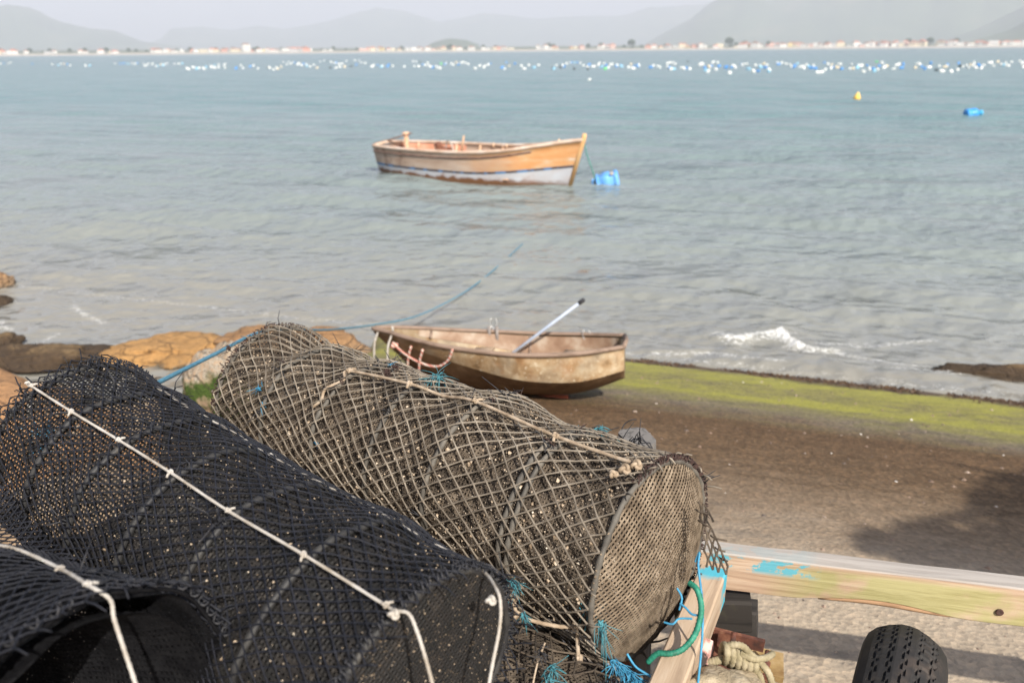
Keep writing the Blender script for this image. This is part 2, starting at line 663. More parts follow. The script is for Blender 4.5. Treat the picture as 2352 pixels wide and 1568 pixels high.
    def ties(s, mat, root, n=26, name='tie_strand', seed=3, ln=(.02, .06), spread=.9, vrange=(-1.6, 1.6)):
        """stray ends of the black twine that laces net to hoops"""
        rr = random.Random(seed)
        for k in range(n):
            u = rr.choice(s.us) + rr.uniform(-.012, .012)
            v = rr.uniform(*vrange)
            p = s.P(u, v, .006, .3)
            mb = MB()
            tg = s.n2 * math.cos(v) - s.n1 * math.sin(v)
            lo = []
            for q in range(9):          # the lashing round the hoop
                w = q * 1.4
                lo.append(p + s.N(v) * (.009 * math.cos(w) - .006) + s.d * .0085 * math.sin(w) + tg * (q - 4) * .0012)
            mb.tube(lo, .0011, 4)
            for e in range(2):
                dv = (s.N(v) * rr.uniform(.1, 1) + s.d * rr.uniform(-1, 1) + tg * rr.uniform(-1, 1)).normalized()
                L = rr.uniform(*ln)
                cu = Vector((rr.gauss(0, .3), rr.gauss(0, .3), rr.gauss(-.2, .3))) * L
                mb.tube([p, p + dv * L * .5 + cu * .25, p + dv * L + cu], [.0013, .0012, .0008], 4)
            mb.build(name, mat, root)


def cord(name, pts, r, mat, parent=None, n=8, samples=None, twist=True):
    mb = MB()
    P = spline(pts, samples or max(12, len(pts) * 10))
    # little lay of the strands
    if twist:
        mb.tube(P, [r * (1 + .11 * math.sin(k * 2.4)) for k in range(len(P))], n)
    else:
        mb.tube(P, r, n)
    return mb.build(name, mat, parent)


def lash(trap, vs, us, r, mat, root, knots, off=.011, pre=(), post=(), ksize=1.0, seed=0):
    pts = list(pre)
    for u, v in zip(us, vs):
        pts.append(trap.P(u, v, off, .75))
    pts += list(post)
    o = cord('lashing_cord', pts, r, mat, root, samples=len(pts) * 8)
    for k, (u, v) in enumerate(knots):
        p = trap.P(u, v, off + r * .4, 0)
        mb = MB()
        mb.tube(knot_pts(p, trap.d, trap.N(v).cross(trap.d).normalized(), trap.N(v), r * 1.75 * ksize, seed + k), r * .85, 7)
        q = trap.N(v).cross(trap.d).normalized()
        sg = 1 if (k + seed) % 2 else -1
        mb.tube([p, p + q * sg * r * 2.5 + trap.d * r, p + q * sg * r * 4.2 - trap.N(v) * r * .6 + trap.d * r * 2], [r * .9, r * .9, r * .8], 7)
        mb.build('knot', mat, o)
    return o

# ------------------------------------------------------------------ light, world, air
def build_light():
    w = bpy.data.worlds.new("World")
    SC.world = w
    w.use_nodes = True
    nt = w.node_tree
    bg = nt.nodes['Background']
    sky = nt.nodes.new('ShaderNodeTexSky')
    sky.sky_type = 'NISHITA'
    sky.sun_disc = False
    sky.sun_elevation = math.asin(SUN.z)
    sky.sun_rotation = math.atan2(SUN.x, SUN.y)
    sky.air_density = 1.0
    sky.dust_density = 3.0
    sky.ozone_density = 1.5
    nt.links.new(sky.outputs[0], bg.inputs[0])
    bg.inputs[1].default_value = .10
    l = bpy.data.lights.new('sun', 'SUN')
    l.energy = 4.9
    l.angle = R(.53)
    l.color = (1, .94, .85)
    o = bpy.data.objects.new('sun', l)
    COL.objects.link(o)
    o.rotation_euler = SUN.to_track_quat('Z', 'Y').to_euler()
    o.location = (-20, -30, 40)


def build_camera():
    c = bpy.data.cameras.new('camera')
    c.sensor_width = 36
    c.lens = F / 2352 * 36
    c.clip_start = .05
    c.clip_end = 40000
    c.dof.use_dof = True
    c.dof.focus_distance = 1.9
    c.dof.aperture_fstop = 3.3
    c.dof.aperture_blades = 7
    o = bpy.data.objects.new('camera', c)
    COL.objects.link(o)
    m = Matrix((RT, UP, -FW)).transposed().to_4x4()
    m.translation = CAM
    o.matrix_world = m
    SC.camera = o


def build_haze():
    mb = MB()
    mb.box((0, 6200, 447), (26000, 13200, 906))
    m = bpy.data.materials.new('haze')
    m.use_nodes = True
    nt = m.node_tree
    nt.nodes.remove(nt.nodes['Principled BSDF'])
    v = nt.nodes.new('ShaderNodeVolumePrincipled')
    v.inputs['Color'].default_value = (.81, .825, .91, 1)
    v.inputs['Density'].default_value = .00026
    v.inputs['Anisotropy'].default_value = 0
    nt.links.new(v.outputs[0], nt.nodes['Material Output'].inputs['Volume'])
    o = mb.build('haze', m, smooth=False)
    o['kind'] = 'stuff'


# ------------------------------------------------------------------ water
WAVES = []
_a0 = math.atan2(NR.y, NR.x)
for k in range(7):                      # the swell running in
    WAVES.append((_a0 + random.gauss(0, .10), 1.05 * 1.22 ** k, 0.0145 * (1.05 * 1.22 ** k) ** .7))
for k in range(16):                     # short crossing chop
    WAVES.append((_a0 + random.gauss(.1, .5), .34 * 1.11 ** k, .0052 * (.34 * 1.11 ** k) ** .9))
WAVES = [(math.cos(a) * 2 * math.pi / l, math.sin(a) * 2 * math.pi / l, random.uniform(0, 6.28), am, l) for a, l, am in WAVES]
BREAK = [(1636, 765), (1690, 785), (1740, 775), (1790, 773), (1830, 800), (1860, 808), (1915, 808), (1985, 828), (2060, 838), (2150, 845)]
BREAK_H = [.03, .065, .05, .085, .07, .045, .03, .02, .015, .0]
FOAM2 = [[(0, 800), (40, 802), (90, 790), (130, 770)], [(165, 702), (190, 720), (235, 742)], [(1500, 815), (1650, 820), (1800, 836)], [(2060, 855), (2200, 868), (2330, 850)], [(1960, 800), (2050, 790), (2140, 780)], [(0, 742), (22, 760)], [(1880, 795), (1990, 790)]]


def build_water():
    nr1, nr2, nc = 760, 60, 440
    r = np.concatenate([6.2 * (420 / 6.2) ** (np.arange(nr1) / (nr1 - 1)), 420 * (12000 / 420) ** (np.arange(1, nr2 + 1) / nr2)])
    th = np.linspace(-R(56), R(56), nc)
    X = r[:, None] * np.sin(th)[None]
    Y = r[:, None] * np.cos(th)[None]
    Z = np.zeros_like(X)
    W = -((X - EA.x) * NR.x + (Y - EA.y) * NR.y)
    step = r * .0056
    gr = np.sin(X * .35 + Y * .21 + 1) * np.sin(X * .13 - Y * .27) * .5 + np.sin(X * .05 + 2) * np.sin(Y * .07) * .5
    group = .75 + .5 * gr
    for kx, ky, ph, am, lam in WAVES:
        fade = np.clip((lam / (step * 5) - .5), 0, 1)[:, None]
        q = kx * X + ky * Y + ph + .35 * np.sin(.7 * X + .4 * Y + ph * 3)
        Z += am * fade * group * (np.sin(q) + .25 * np.sin(2 * q + .6))
    Z *= np.clip(W / 1.5 + .35, .2, 1)
    foam = np.zeros_like(X)
    # the small breaking wave
    near = (r < 16)
    xs, ys = X[near], Y[near]
    zz = Z[near]
    fm = foam[near]
    P = [onz(*p) for p in BREAK]
    for i in range(len(P) - 1):
        a, b = P[i], P[i + 1]
        abx, aby = b.x - a.x, b.y - a.y
        L2 = abx * abx + aby * aby
        t = np.clip(((xs - a.x) * abx + (ys - a.y) * aby) / L2, 0, 1)
        dx, dy = xs - a.x - t * abx, ys - a.y - t * aby
        sd = dx * NR.x + dy * NR.y       # positive on the ramp side
        dd = np.hypot(dx, dy)
        h = BREAK_H[i] * (1 - t) + BREAK_H[i + 1] * t
        prof = np.where(sd > 0, np.exp(-(dd / .10) ** 2), np.exp(-(dd / .34) ** 2))
        zz = np.maximum(zz, zz * .3 + h * prof * (1 + .25 * np.sin(xs * 37) * np.sin(ys * 41 + xs * 13)))
        fm = np.maximum(fm, np.where(sd > 0, np.exp(-(dd / .20) ** 2), np.exp(-(dd / .07) ** 2)) * np.clip(h * 5 + .46, 0, .97))
    for ln in FOAM2:
        P = [onz(*p) for p in ln]
        for i in range(len(P) - 1):
            a, b = P[i], P[i + 1]
            abx, aby = b.x - a.x, b.y - a.y
            t = np.clip(((xs - a.x) * abx + (ys - a.y) * aby) / (abx * abx + aby * aby), 0, 1)
            dd = np.hypot(xs - a.x - t * abx, ys - a.y - t * aby)
            fm = np.maximum(fm, .60 * np.exp(-(dd / .10) ** 2))
    w0 = -((xs - EA.x) * NR.x + (ys - EA.y) * NR.y)
    fm = np.maximum(fm, .45 * np.exp(-((w0 - .1) / .13) ** 2))
    Z[near], foam[near] = zz, fm
    me = np_mesh('sea', np.stack([X, Y, Z], -1).reshape(-1, 3), grid_faces(nr1 + nr2, nc)[:, ::-1])
    for nm, arr in (('foam', foam), ('off', np.clip(W / 40, 0, 1))):
        a = me.attributes.new(nm, 'FLOAT', 'POINT')
        a.data.foreach_set('value', arr.astype(np.float32).ravel())
    t = NT('sea_water')
    off = t.n('ShaderNodeAttribute', attribute_name='off').outputs['Fac']
    col = t.ramp(off, [(.0, (.215, .208, .182)), (.06, (.205, .213, .196)), (.16, (.188, .215, .207)), (.45, (.16, .205, .206)), (1, (.11, .185, .19))])
    sed = t.noise(.5, 4, .5, t.mapping(t.coord(), (1, 2.2, 1), (0, 0, -.34)))
    col = t.mix(t.math('MULTIPLY', t.maprange(sed, .45, .7), t.maprange(off, 0, .05, .2, 0)), col, (.22, .195, .155))
    rotv = t.mapping(t.coord(), (.9, 1.15, 1), (0, 0, .34))
    n1 = t.noise(2.6, 1.5, .45, rotv, .15)
    n2 = t.noise(7, 1, .4, rotv, .1)
    n3 = t.noise(.6, 2, .45, rotv, .2)
    n4 = t.noise(.15, 2, .5, rotv, .2)
    b = t.bump(n2, .7, .028)
    b = t.bump(n1, .8, .16, b)
    b = t.bump(n3, .5, .3, b)
    b = t.bump(n4, .8, 1.5, b)
    fo = t.n('ShaderNodeAttribute', attribute_name='foam').outputs['Fac']
    fn = t.noise(16, 10, .78, t.mapping(t.coord(), (1, 1.6, 1), (0, 0, .34)), .8)
    fm = t.maprange(t.math('ADD', t.math('MULTIPLY', fo, .36), t.math('MULTIPLY', fn, 1.0)), .69, .83)
    t.done(t.mix(fm, col, (.66, .66, .64)), t.math('ADD', t.maprange(off, 0, 1, .10, .22), t.math('MULTIPLY', fm, .6)), b, .5)
    t.b.inputs['IOR'].default_value = 1.33
    o = link('sea', me, t.m)
    o['kind'] = 'structure'


# ------------------------------------------------------------------ ground
def edge_x(y):
    return -1.55 + .12 * math.sin(y * 1.7)


def ground_z(x, y):
    zr = ramp_z(x, y)
    e = edge_x(y)
    if y < 2.4:
        e -= (2.4 - y) * 1.2
    d = e - x
    if d > 0:
        k = min(1, d / .5)
        k = k * k * (3 - 2 * k)
        zr = zr * (1 - k) + (zr * .8 - .55 + .12 * mn.noise(Vector((x * 1.2, y * 1.2, 3))) + .04 * mn.noise(Vector((x * 5, y * 5, 1)))) * k
    zr += .012 * mn.noise(Vector((x * .9, y * .9, 8))) + .004 * mn.noise(Vector((x * 4, y * 4, 2)))
    return max(zr, -1.4)


def build_ground():
    xs = np.concatenate([np.linspace(-30, -8, 30)[:-1], np.linspace(-8, 9, 260), np.linspace(9, 34, 36)[1:]])
    ys = np.concatenate([np.linspace(-14, 0, 24)[:-1], np.linspace(0, 10.5, 190), np.linspace(10.5, 20, 16)[1:]])
    V = [(x, y, ground_z(x, y)) for y in ys for x in xs]
    me = np_mesh('ground', V, grid_faces(len(ys), len(xs)))
    t = NT('ramp_concrete')
    p = t.pos()
    s = t.sep(p)
    w = t.math('ADD', t.math('MULTIPLY', t.math('SUBTRACT', s[0], EA.x), NR.x), t.math('MULTIPLY', t.math('SUBTRACT', s[1], EA.y), NR.y))
    along = t.mapping(p, (.75, 1.6, 1), (0, 0, .34))
    n0 = t.noise(1.5, 5, .6, along)
    n1 = t.noise(6, 6, .65, along)
    nf = t.noise(38, 5, .7, p)
    nff = t.noise(110, 3, .6, p)
    ww = t.math('ADD', w, t.math('ADD', t.math('MULTIPLY', t.math('SUBTRACT', n0, .5), .75), t.math('MULTIPLY', t.math('SUBTRACT', n1, .5), .45)))
    k = lambda q: q / 8.0
    base = t.ramp(t.math('DIVIDE', ww, 8.0), [
        (k(0.0), (.10, .068, .038)), (k(.30), (.075, .05, .03)), (k(.42), (.18, .16, .06)), (k(1.6), (.17, .155, .07)),
        (k(2.0), (.135, .115, .08)), (k(2.4), (.145, .12, .09)), (k(2.9), (.102, .064, .035)), (k(4.1), (.125, .083, .048)),
        (k(5.0), (.215, .16, .108)), (k(5.8), (.34, .28, .21))])
    # speckled aggregate
    vo = t.n('ShaderNodeTexVoronoi', feature='F1')
    vo.inputs['Scale'].default_value = 42
    t.t.links.new(p, vo.inputs['Vector'])
    ag = t.ramp(vo.outputs['Color'], [(.15, (.55, .52, .5)), (.5, (1, 1, 1)), (.85, (1.55, 1.42, 1.3))])
    col = t.mix(t.maprange(w, 4, 5.2, .6, .3), base, ag, 'MULTIPLY')
    col = t.mix(t.maprange(w, 4, 5.2, .75, .32), col, t.ramp(nf, [(.28, (.48, .46, .45)), (.5, (1, 1, 1)), (.75, (1.6, 1.55, 1.5))]), 'MULTIPLY')
    col = t.mix(t.maprange(w, 3.8, 5, .5, .16), col, t.ramp(n1, [(.3, (.5, .47, .43)), (.5, (1, 1, 1)), (.72, (1.35, 1.32, 1.3))]), 'MULTIPLY')
    w2 = t.math('ADD', w, t.math('ADD', t.math('MULTIPLY', t.math('SUBTRACT', n0, .5), .55), t.math('MULTIPLY', t.math('SUBTRACT', t.noise(9, 6, .7, p), .5), .6)))
    # green weed in two belts
    gr1 = t.math('MULTIPLY', t.maprange(w2, .2, .42), t.maprange(w2, 1.9, 3.0, 1, 0))
    gn = t.noise(3.6, 8, .72, along, .6)
    gb = t.math('ADD', t.math('MULTIPLY', t.maprange(w2, .2, .5), t.maprange(w2, .6, 1.1, 1, 0)), t.math('MULTIPLY', t.maprange(w2, 1.35, 1.75), t.maprange(w2, 1.85, 2.4, 1, 0)))
    gm = t.math('MULTIPLY', gr1, t.ramp(t.math('ADD', gn, t.math('MULTIPLY', t.math('SUBTRACT', gb, .5), .13)), [(.37, 0), (.58, .9)]))
    gc = t.ramp(nf, [(.3, (.18, .18, .03)), (.55, (.32, .305, .05)), (.75, (.44, .42, .10))])
    gm = t.math('MULTIPLY', gm, t.maprange(t.math('ADD', w, t.math('MULTIPLY', n1, .06)), 1.84, 1.92, 1, .55))
    col = t.mix(t.math('MULTIPLY', gm, .9), col, gc)
    # pale sand and shell dust
    du = t.math('MULTIPLY', t.ramp(nff, [(.58, 0), (.72, 1)]), t.maprange(w, 1.6, 5, .05, .3))
    col = t.mix(du, col, (.42, .36, .29))
    # dark oil and damp stains on the top concrete
    st = t.math('MULTIPLY', t.ramp(t.noise(2.2, 6, .62, t.mapping(p, (.7, 2, 1), (0, 0, -.1))), [(.54, 0), (.66, 1)]), t.maprange(w, 4.6, 5.4))
    col = t.mix(t.math('MULTIPLY', st, .62), col, (.075, .07, .066))
    # tawny rock and sand left of the ramp
    lm = t.maprange(t.math('ADD', s[0], t.math('MULTIPLY', t.math('SUBTRACT', n0, .5), .5)), -1.5, -1.9)
    sand = t.ramp(t.noise(3, 7, .65, p), [(.3, (.17, .115, .07)), (.5, (.34, .24, .15)), (.72, (.46, .36, .25))])
    col = t.mix(lm, col, sand)
    h = t.math('ADD', t.math('MULTIPLY', nf, .6), t.math('MULTIPLY', vo.outputs['Distance'], .5))
    t.done(col, t.ramp(t.math('DIVIDE', w, 8), [(0, .5), (.2, .7), (.4, .9), (1, .95)]), t.bump(h, .8, .012), .15)
    o = link('ground', me, t.m)
    o['kind'] = 'structure'
    # loose stones and shells
    m = 800
    V, Fc = [], []
    mb = MB()
    rr = random.Random(4)
    oct_f = [(0, 2, 4), (2, 1, 4), (1, 3, 4), (3, 0, 4), (2, 0, 5), (1, 2, 5), (3, 1, 5), (0, 3, 5)]
    for k in range(m):
        x, y = rr.uniform(-1.2, 6.5), rr.uniform(1.3, 8.2)
        z = ground_z(x, y)
        if z < .12:
            continue
        q = rr.choice([.006, .008, .01, .012, .02]) * rr.uniform(.6, 1.2)
        a = rr.uniform(0, 6.3)
        c, sn = math.cos(a) * q, math.sin(a) * q
        f = rr.uniform(.5, 1)
        mb.add([(x + c, y + sn, z), (x - c, y - sn, z), (x - sn * f, y + c * f, z), (x + sn * f, y - c * f, z), (x, y, z + q * .6), (x, y, z - q * .4)], oct_f)
    wb = MB()
    for k in range(4200):
        w_ = abs(rr.gauss(.10, .12))
        tt = rr.uniform(-1.0, 6.5)
        x, y = EA.x + .942 * tt + NR.x * w_, EA.y - .335 * tt + NR.y * w_
        if mn.noise(Vector((x * 1.4, y * 1.4, 3))) < -.12: continue
        z = ground_z(x, y)
        L = rr.uniform(.015, .05)
        a = rr.uniform(0, 6.3)
        dx, dy = math.cos(a) * L, math.sin(a) * L
        wd = rr.uniform(.004, .009)
        wb.add([(x - dy * .2, y + dx * .2, z), (x + dy * .2, y - dx * .2, z), (x + dx * .6 + dy * .2, y + dy * .6 - dx * .2, z + L * rr.uniform(.15, .5)), (x + dx, y + dy, z + L * .2)], [(0, 1, 2), (0, 2, 3)])
    o = wb.build('seaweed', simple('brown_seaweed', [(.3, (.03, .016, .008)), (.6, (.09, .05, .022)), (.8, (.15, .09, .04))], 8, .45, 0), smooth=False)
    o['kind'] = 'stuff'
    pm = NT('pebbles')
    vv = pm.n('ShaderNodeTexWhiteNoise')
    pm.t.links.new(pm.mapping(pm.pos(), (30, 30, 30)), vv.inputs['Vector'])
    pm.done(pm.ramp(pm.noise(7, 2, .5), [(.35, (.07, .055, .045)), (.5, (.2, .13, .09)), (.62, (.32, .25, .2)), (.7, (.7, .66, .6))]), .7, None)
    o = mb.build('pebbles', pm.m, smooth=False)
    o['kind'] = 'stuff'


def rock_mat(name, top, mid, low, zlo, zhi, moss=None, barn=None):
    t = NT(name)
    p = t.pos()
    z = t.sep(p)[2]
    n = t.noise(4, 7, .65, p)
    f = t.maprange(t.math('ADD', z, t.math('MULTIPLY', t.math('SUBTRACT', n, .5), .30)), zlo, zhi)
    col = t.ramp(f, [(.0, low), (.42, mid), (.58, top), (1, tuple(min(1, q * 1.18) for q in top))])
    col = t.mix(.8, col, t.ramp(t.noise(17, 6, .7, p), [(.3, (.5, .47, .44)), (.5, (1, 1, 1)), (.72, (1.35, 1.3, 1.22))]), 'MULTIPLY')
    z = t.math('ADD', z, t.math('MULTIPLY', t.math('SUBTRACT', t.noise(5, 5, .6, p), .5), .5))
    if barn:
        bm = t.math('MULTIPLY', t.ramp(t.noise(26, 4, .6, p), [(.42, 0), (.52, 1)]), t.math('MULTIPLY', t.maprange(z, barn[0], barn[0] + .06), t.maprange(z, barn[1], barn[1] + .06, 1, 0)))
        col = t.mix(bm, col, t.ramp(t.noise(70, 3, .6, p), [(.35, (.16, .12, .085)), (.55, (.40, .35, .28)), (.75, (.52, .47, .39))]))
    if moss:
        mm = t.math('MULTIPLY', t.ramp(t.noise(6, 5, .6, p), [(.36, 0), (.46, 1)]), t.math('MULTIPLY', t.maprange(z, moss[0], moss[0] + .07), t.maprange(z, moss[1], moss[1] + .07, 1, 0)))
        col = t.mix(mm, col, t.ramp(t.noise(60, 3, .6, p), [(.3, (.018, .035, .005)), (.7, (.075, .115, .02))]))
    vo = t.n('ShaderNodeTexVoronoi', feature='DISTANCE_TO_EDGE')
    vo.inputs['Scale'].default_value = 3.2
    t.t.links.new(t.mix(.12, p, t.n('ShaderNodeTexNoise').outputs['Color']), vo.inputs['Vector'])
    cr = t.maprange(vo.outputs['Distance'], 0, .035)
    col = t.mix(t.math('MULTIPLY', t.math('SUBTRACT', 1.0, cr), .6), col, (.07, .05, .035))
    h = t.math('ADD', t.noise(12, 9, .74, p), t.math('MULTIPLY', cr, .35))
    return t.done(col, .85, t.bump(h, .9, .06), .25)


def rock(label, c, size, seed, mat, name='rock', rot=0, sub=5, rough=.22, flat=None, cat='rock'):
    import bmesh
    bm = bmesh.new()
    bmesh.ops.create_icosphere(bm, subdivisions=sub, radius=1)
    sv = Vector((seed * 3.1, seed * 1.7, seed * .9))
    ca, sa = math.cos(rot), math.sin(rot)
    for v in bm.verts:
        n = v.co.normalized()
        d = 1 + rough * 1.5 * mn.noise(n * 1.3 + sv) + rough * .7 * mn.noise(n * 3 + sv) + rough * .28 * mn.noise(n * 8 + sv) + rough * .12 * mn.noise(n * 18 + sv)
        d -= rough * .55 * (1 - abs(mn.noise(n * 2.1 + sv * 2)) * 3.2) * (abs(mn.noise(n * 2.1 + sv * 2)) < .31) * .6
        q = n * d
        if flat is not None and q.z > flat:
            q.z = flat + (q.z - flat) * .3
        q = Vector((q.x * size[0], q.y * size[1], q.z * size[2]))
        v.co = Vector((q.x * ca - q.y * sa, q.x * sa + q.y * ca, q.z))
    me = bpy.data.meshes.new(name)
    bm.to_mesh(me)
    bm.free()
    me.polygons.foreach_set('use_smooth', [True] * len(me.polygons))
    o = link(name, me, mat)
    o.location = c
    return tag(o, label, cat)


def build_rocks():
    orange, brown, grey = (.36, .195, .085), (.30, .17, .08), (.16, .12, .085)
    ma = rock_mat('tawny_rock', orange, (.33, .185, .085), (.20, .15, .10), .0, .55)
    mb_ = rock_mat('banded_rock', (.36, .205, .08), (.15, .125, .09), (.17, .145, .11), -.12, .20)
    mc = rock_mat('mossy_rock', (.34, .25, .17), (.30, .22, .14), (.32, .22, .14), .0, .8, (.30, .68), (.66, 1.15))
    md = rock_mat('weedy_rock', (.17, .115, .06), (.075, .05, .03), (.05, .036, .024), .0, .35)
    me = rock_mat('smooth_tawny_rock', (.38, .21, .10), (.32, .175, .085), (.30, .19, .11), -.2, .8)
    p = onz(375, 838)
    rock('long flat rock with bright orange top and grey foot, standing in the water', (p.x, p.y + .35, -.06), (.78, .5, .34), 3, mb_, flat=.55, rough=.3)
    p = onz(555, 815)
    rock('rounded tawny rock just behind the left end of the grey trap', (p.x + .02, p.y + .2, -.04), (.50, .45, .34), 5, ma, rough=.2, flat=.7)
    p = onz(745, 812)
    rock('low tawny rock sloping into the water between grey trap and dinghy', (p.x - .08, p.y + .15, -.05), (.62, .42, .33), 8, ma, rough=.2, rot=-.2, flat=.75)
    rock('boulder crusted with white barnacles above bright green moss', (-2.60, 6.72, .38), (.36, .33, .62), 12, mc, rough=.2)
    p = onz(60, 852)
    rock('low brown weed covered rock at the water by the left edge', (p.x, p.y + .35, .0), (.85, .42, .18), 14, md, rough=.3)
    rock('big smooth orange boulder behind the left end of the black trap', (-5.0, 6.0, .08), (1.8, 1.4, .88), 21, me, rough=.10, sub=5)
    rock('small pale boulder beside the mossy one', (-2.9, 5.9, .1), (.32, .3, .36), 23, me, rough=.18)
    p = onz(-8, 655)
    rock('dark brown rock cut by the left edge, farthest out in the water', (p.x, p.y, .02), (.30, .25, .17), 31, ma)
    p = onz(-5, 697)
    rock('small brown rock cut by the left edge, below the farthest one', (p.x, p.y, .0), (.22, .2, .11), 33, md)
    p = onz(-8, 797)
    rock('dark wet rock cut by the left edge, nearest in the surf', (p.x, p.y, .0), (.33, .22, .17), 35, md)
    p = onz(2330, 880)
    rock('brown seaweed covered ledge in the shallows at the right edge', (p.x + .25, p.y + .12, -.02), (1.0, .22, .15), 41, md, 'weed_ledge', rot=-.16, rough=.35, cat='ledge')


# ------------------------------------------------------------------ boats
def loft_hull(st, thick, nseg=7, n_s=40, floor=None):
    """st: stations (s, half beam, sheer, chine half beam, chine height, keel height); outer and inner skin as one shell"""
    S = np.array(st, float)
    tt = np.linspace(0, len(S) - 1, n_s)
    pts = []
    for c in range(6):
        pts.append([v.x for v in spline([(q, 0, 0) for q in S[:, c]], n_s)])
    A = np.array(pts).T
    rows = []
    for s, g, hg, c, hc, hk in A:
        prof = []
        for k in range(nseg):
            t = k / nseg
            bow = 1 + .10 * math.sin(math.pi * t)
            prof.append((g + (c - g) * t ** 1.35, hg + (hc - hg) * t))
        for k in range(nseg + 1):
            t = k / nseg
            prof.append((c * (1 - t), hc + (hk - hc) * (1 - (1 - t) ** 1.6)))
        rows.append([(s, -l, h) for l, h in prof] + [(s, l, h) for l, h in prof[-2::-1]])
    return A, rows


def hull_mesh(name, st, thick, transom=True, n_s=44):
    A, rows = loft_hull(st, thick, n_s=n_s)
    V = np.array(rows)
    ns, k = V.shape[:2]
    mb = MB()
    outer = [tuple(p) for row in rows for p in row]
    fs = [tuple(q) for q in grid_faces(ns, k)]
    b = len(mb.v)
    mb.add(outer, fs)
    # inner skin
    inner = []
    for i, row in enumerate(rows):
        g, hg, c, hc, hk = A[i][1:]
        sc = max(.02, (g - thick) / max(g, 1e-3))
        s = row[0][0]
        if i == 0: s += thick * 1.2
        if i == ns - 1: s -= thick * 1.2
        inner.append([(s, p[1] * sc, p[2] + thick * .9 * (1 - (p[2] - hk) / max(1e-3, hg - hk))) for p in row])
    mb.add([p for r_ in inner for p in r_], [tuple(q[::-1]) for q in grid_faces(ns, k)])
    n0 = ns * k
    for i in range(ns - 1):
        for e in (0, k - 1):
            q = (i * k + e, (i + 1) * k + e, n0 + (i + 1) * k + e, n0 + i * k + e)
            mb.f.append(q if e else q[::-1])
    for i in ((0, ns - 1) if transom else (0, ns - 1)):
        mb.f.append(tuple(range(i * k, i * k + k)))
        mb.f.append(tuple(n0 + i * k + j for j in range(k)))
        mb.f.append((i * k, i * k + k - 1, n0 + i * k + k - 1, n0 + i * k))
    return A, rows, mb


def sharpen(me, k, ns, cols, tot):
    """crease the chines: edges running along the given columns of the loft"""
    at_ = me.attributes.get('sharp_edge') or me.attributes.new('sharp_edge', 'BOOLEAN', 'EDGE')
    for e in me.edges:
        a, b = e.vertices
        if abs(a - b) == k and a < tot and (a % k) in cols:
            at_.data[e.index].value = True


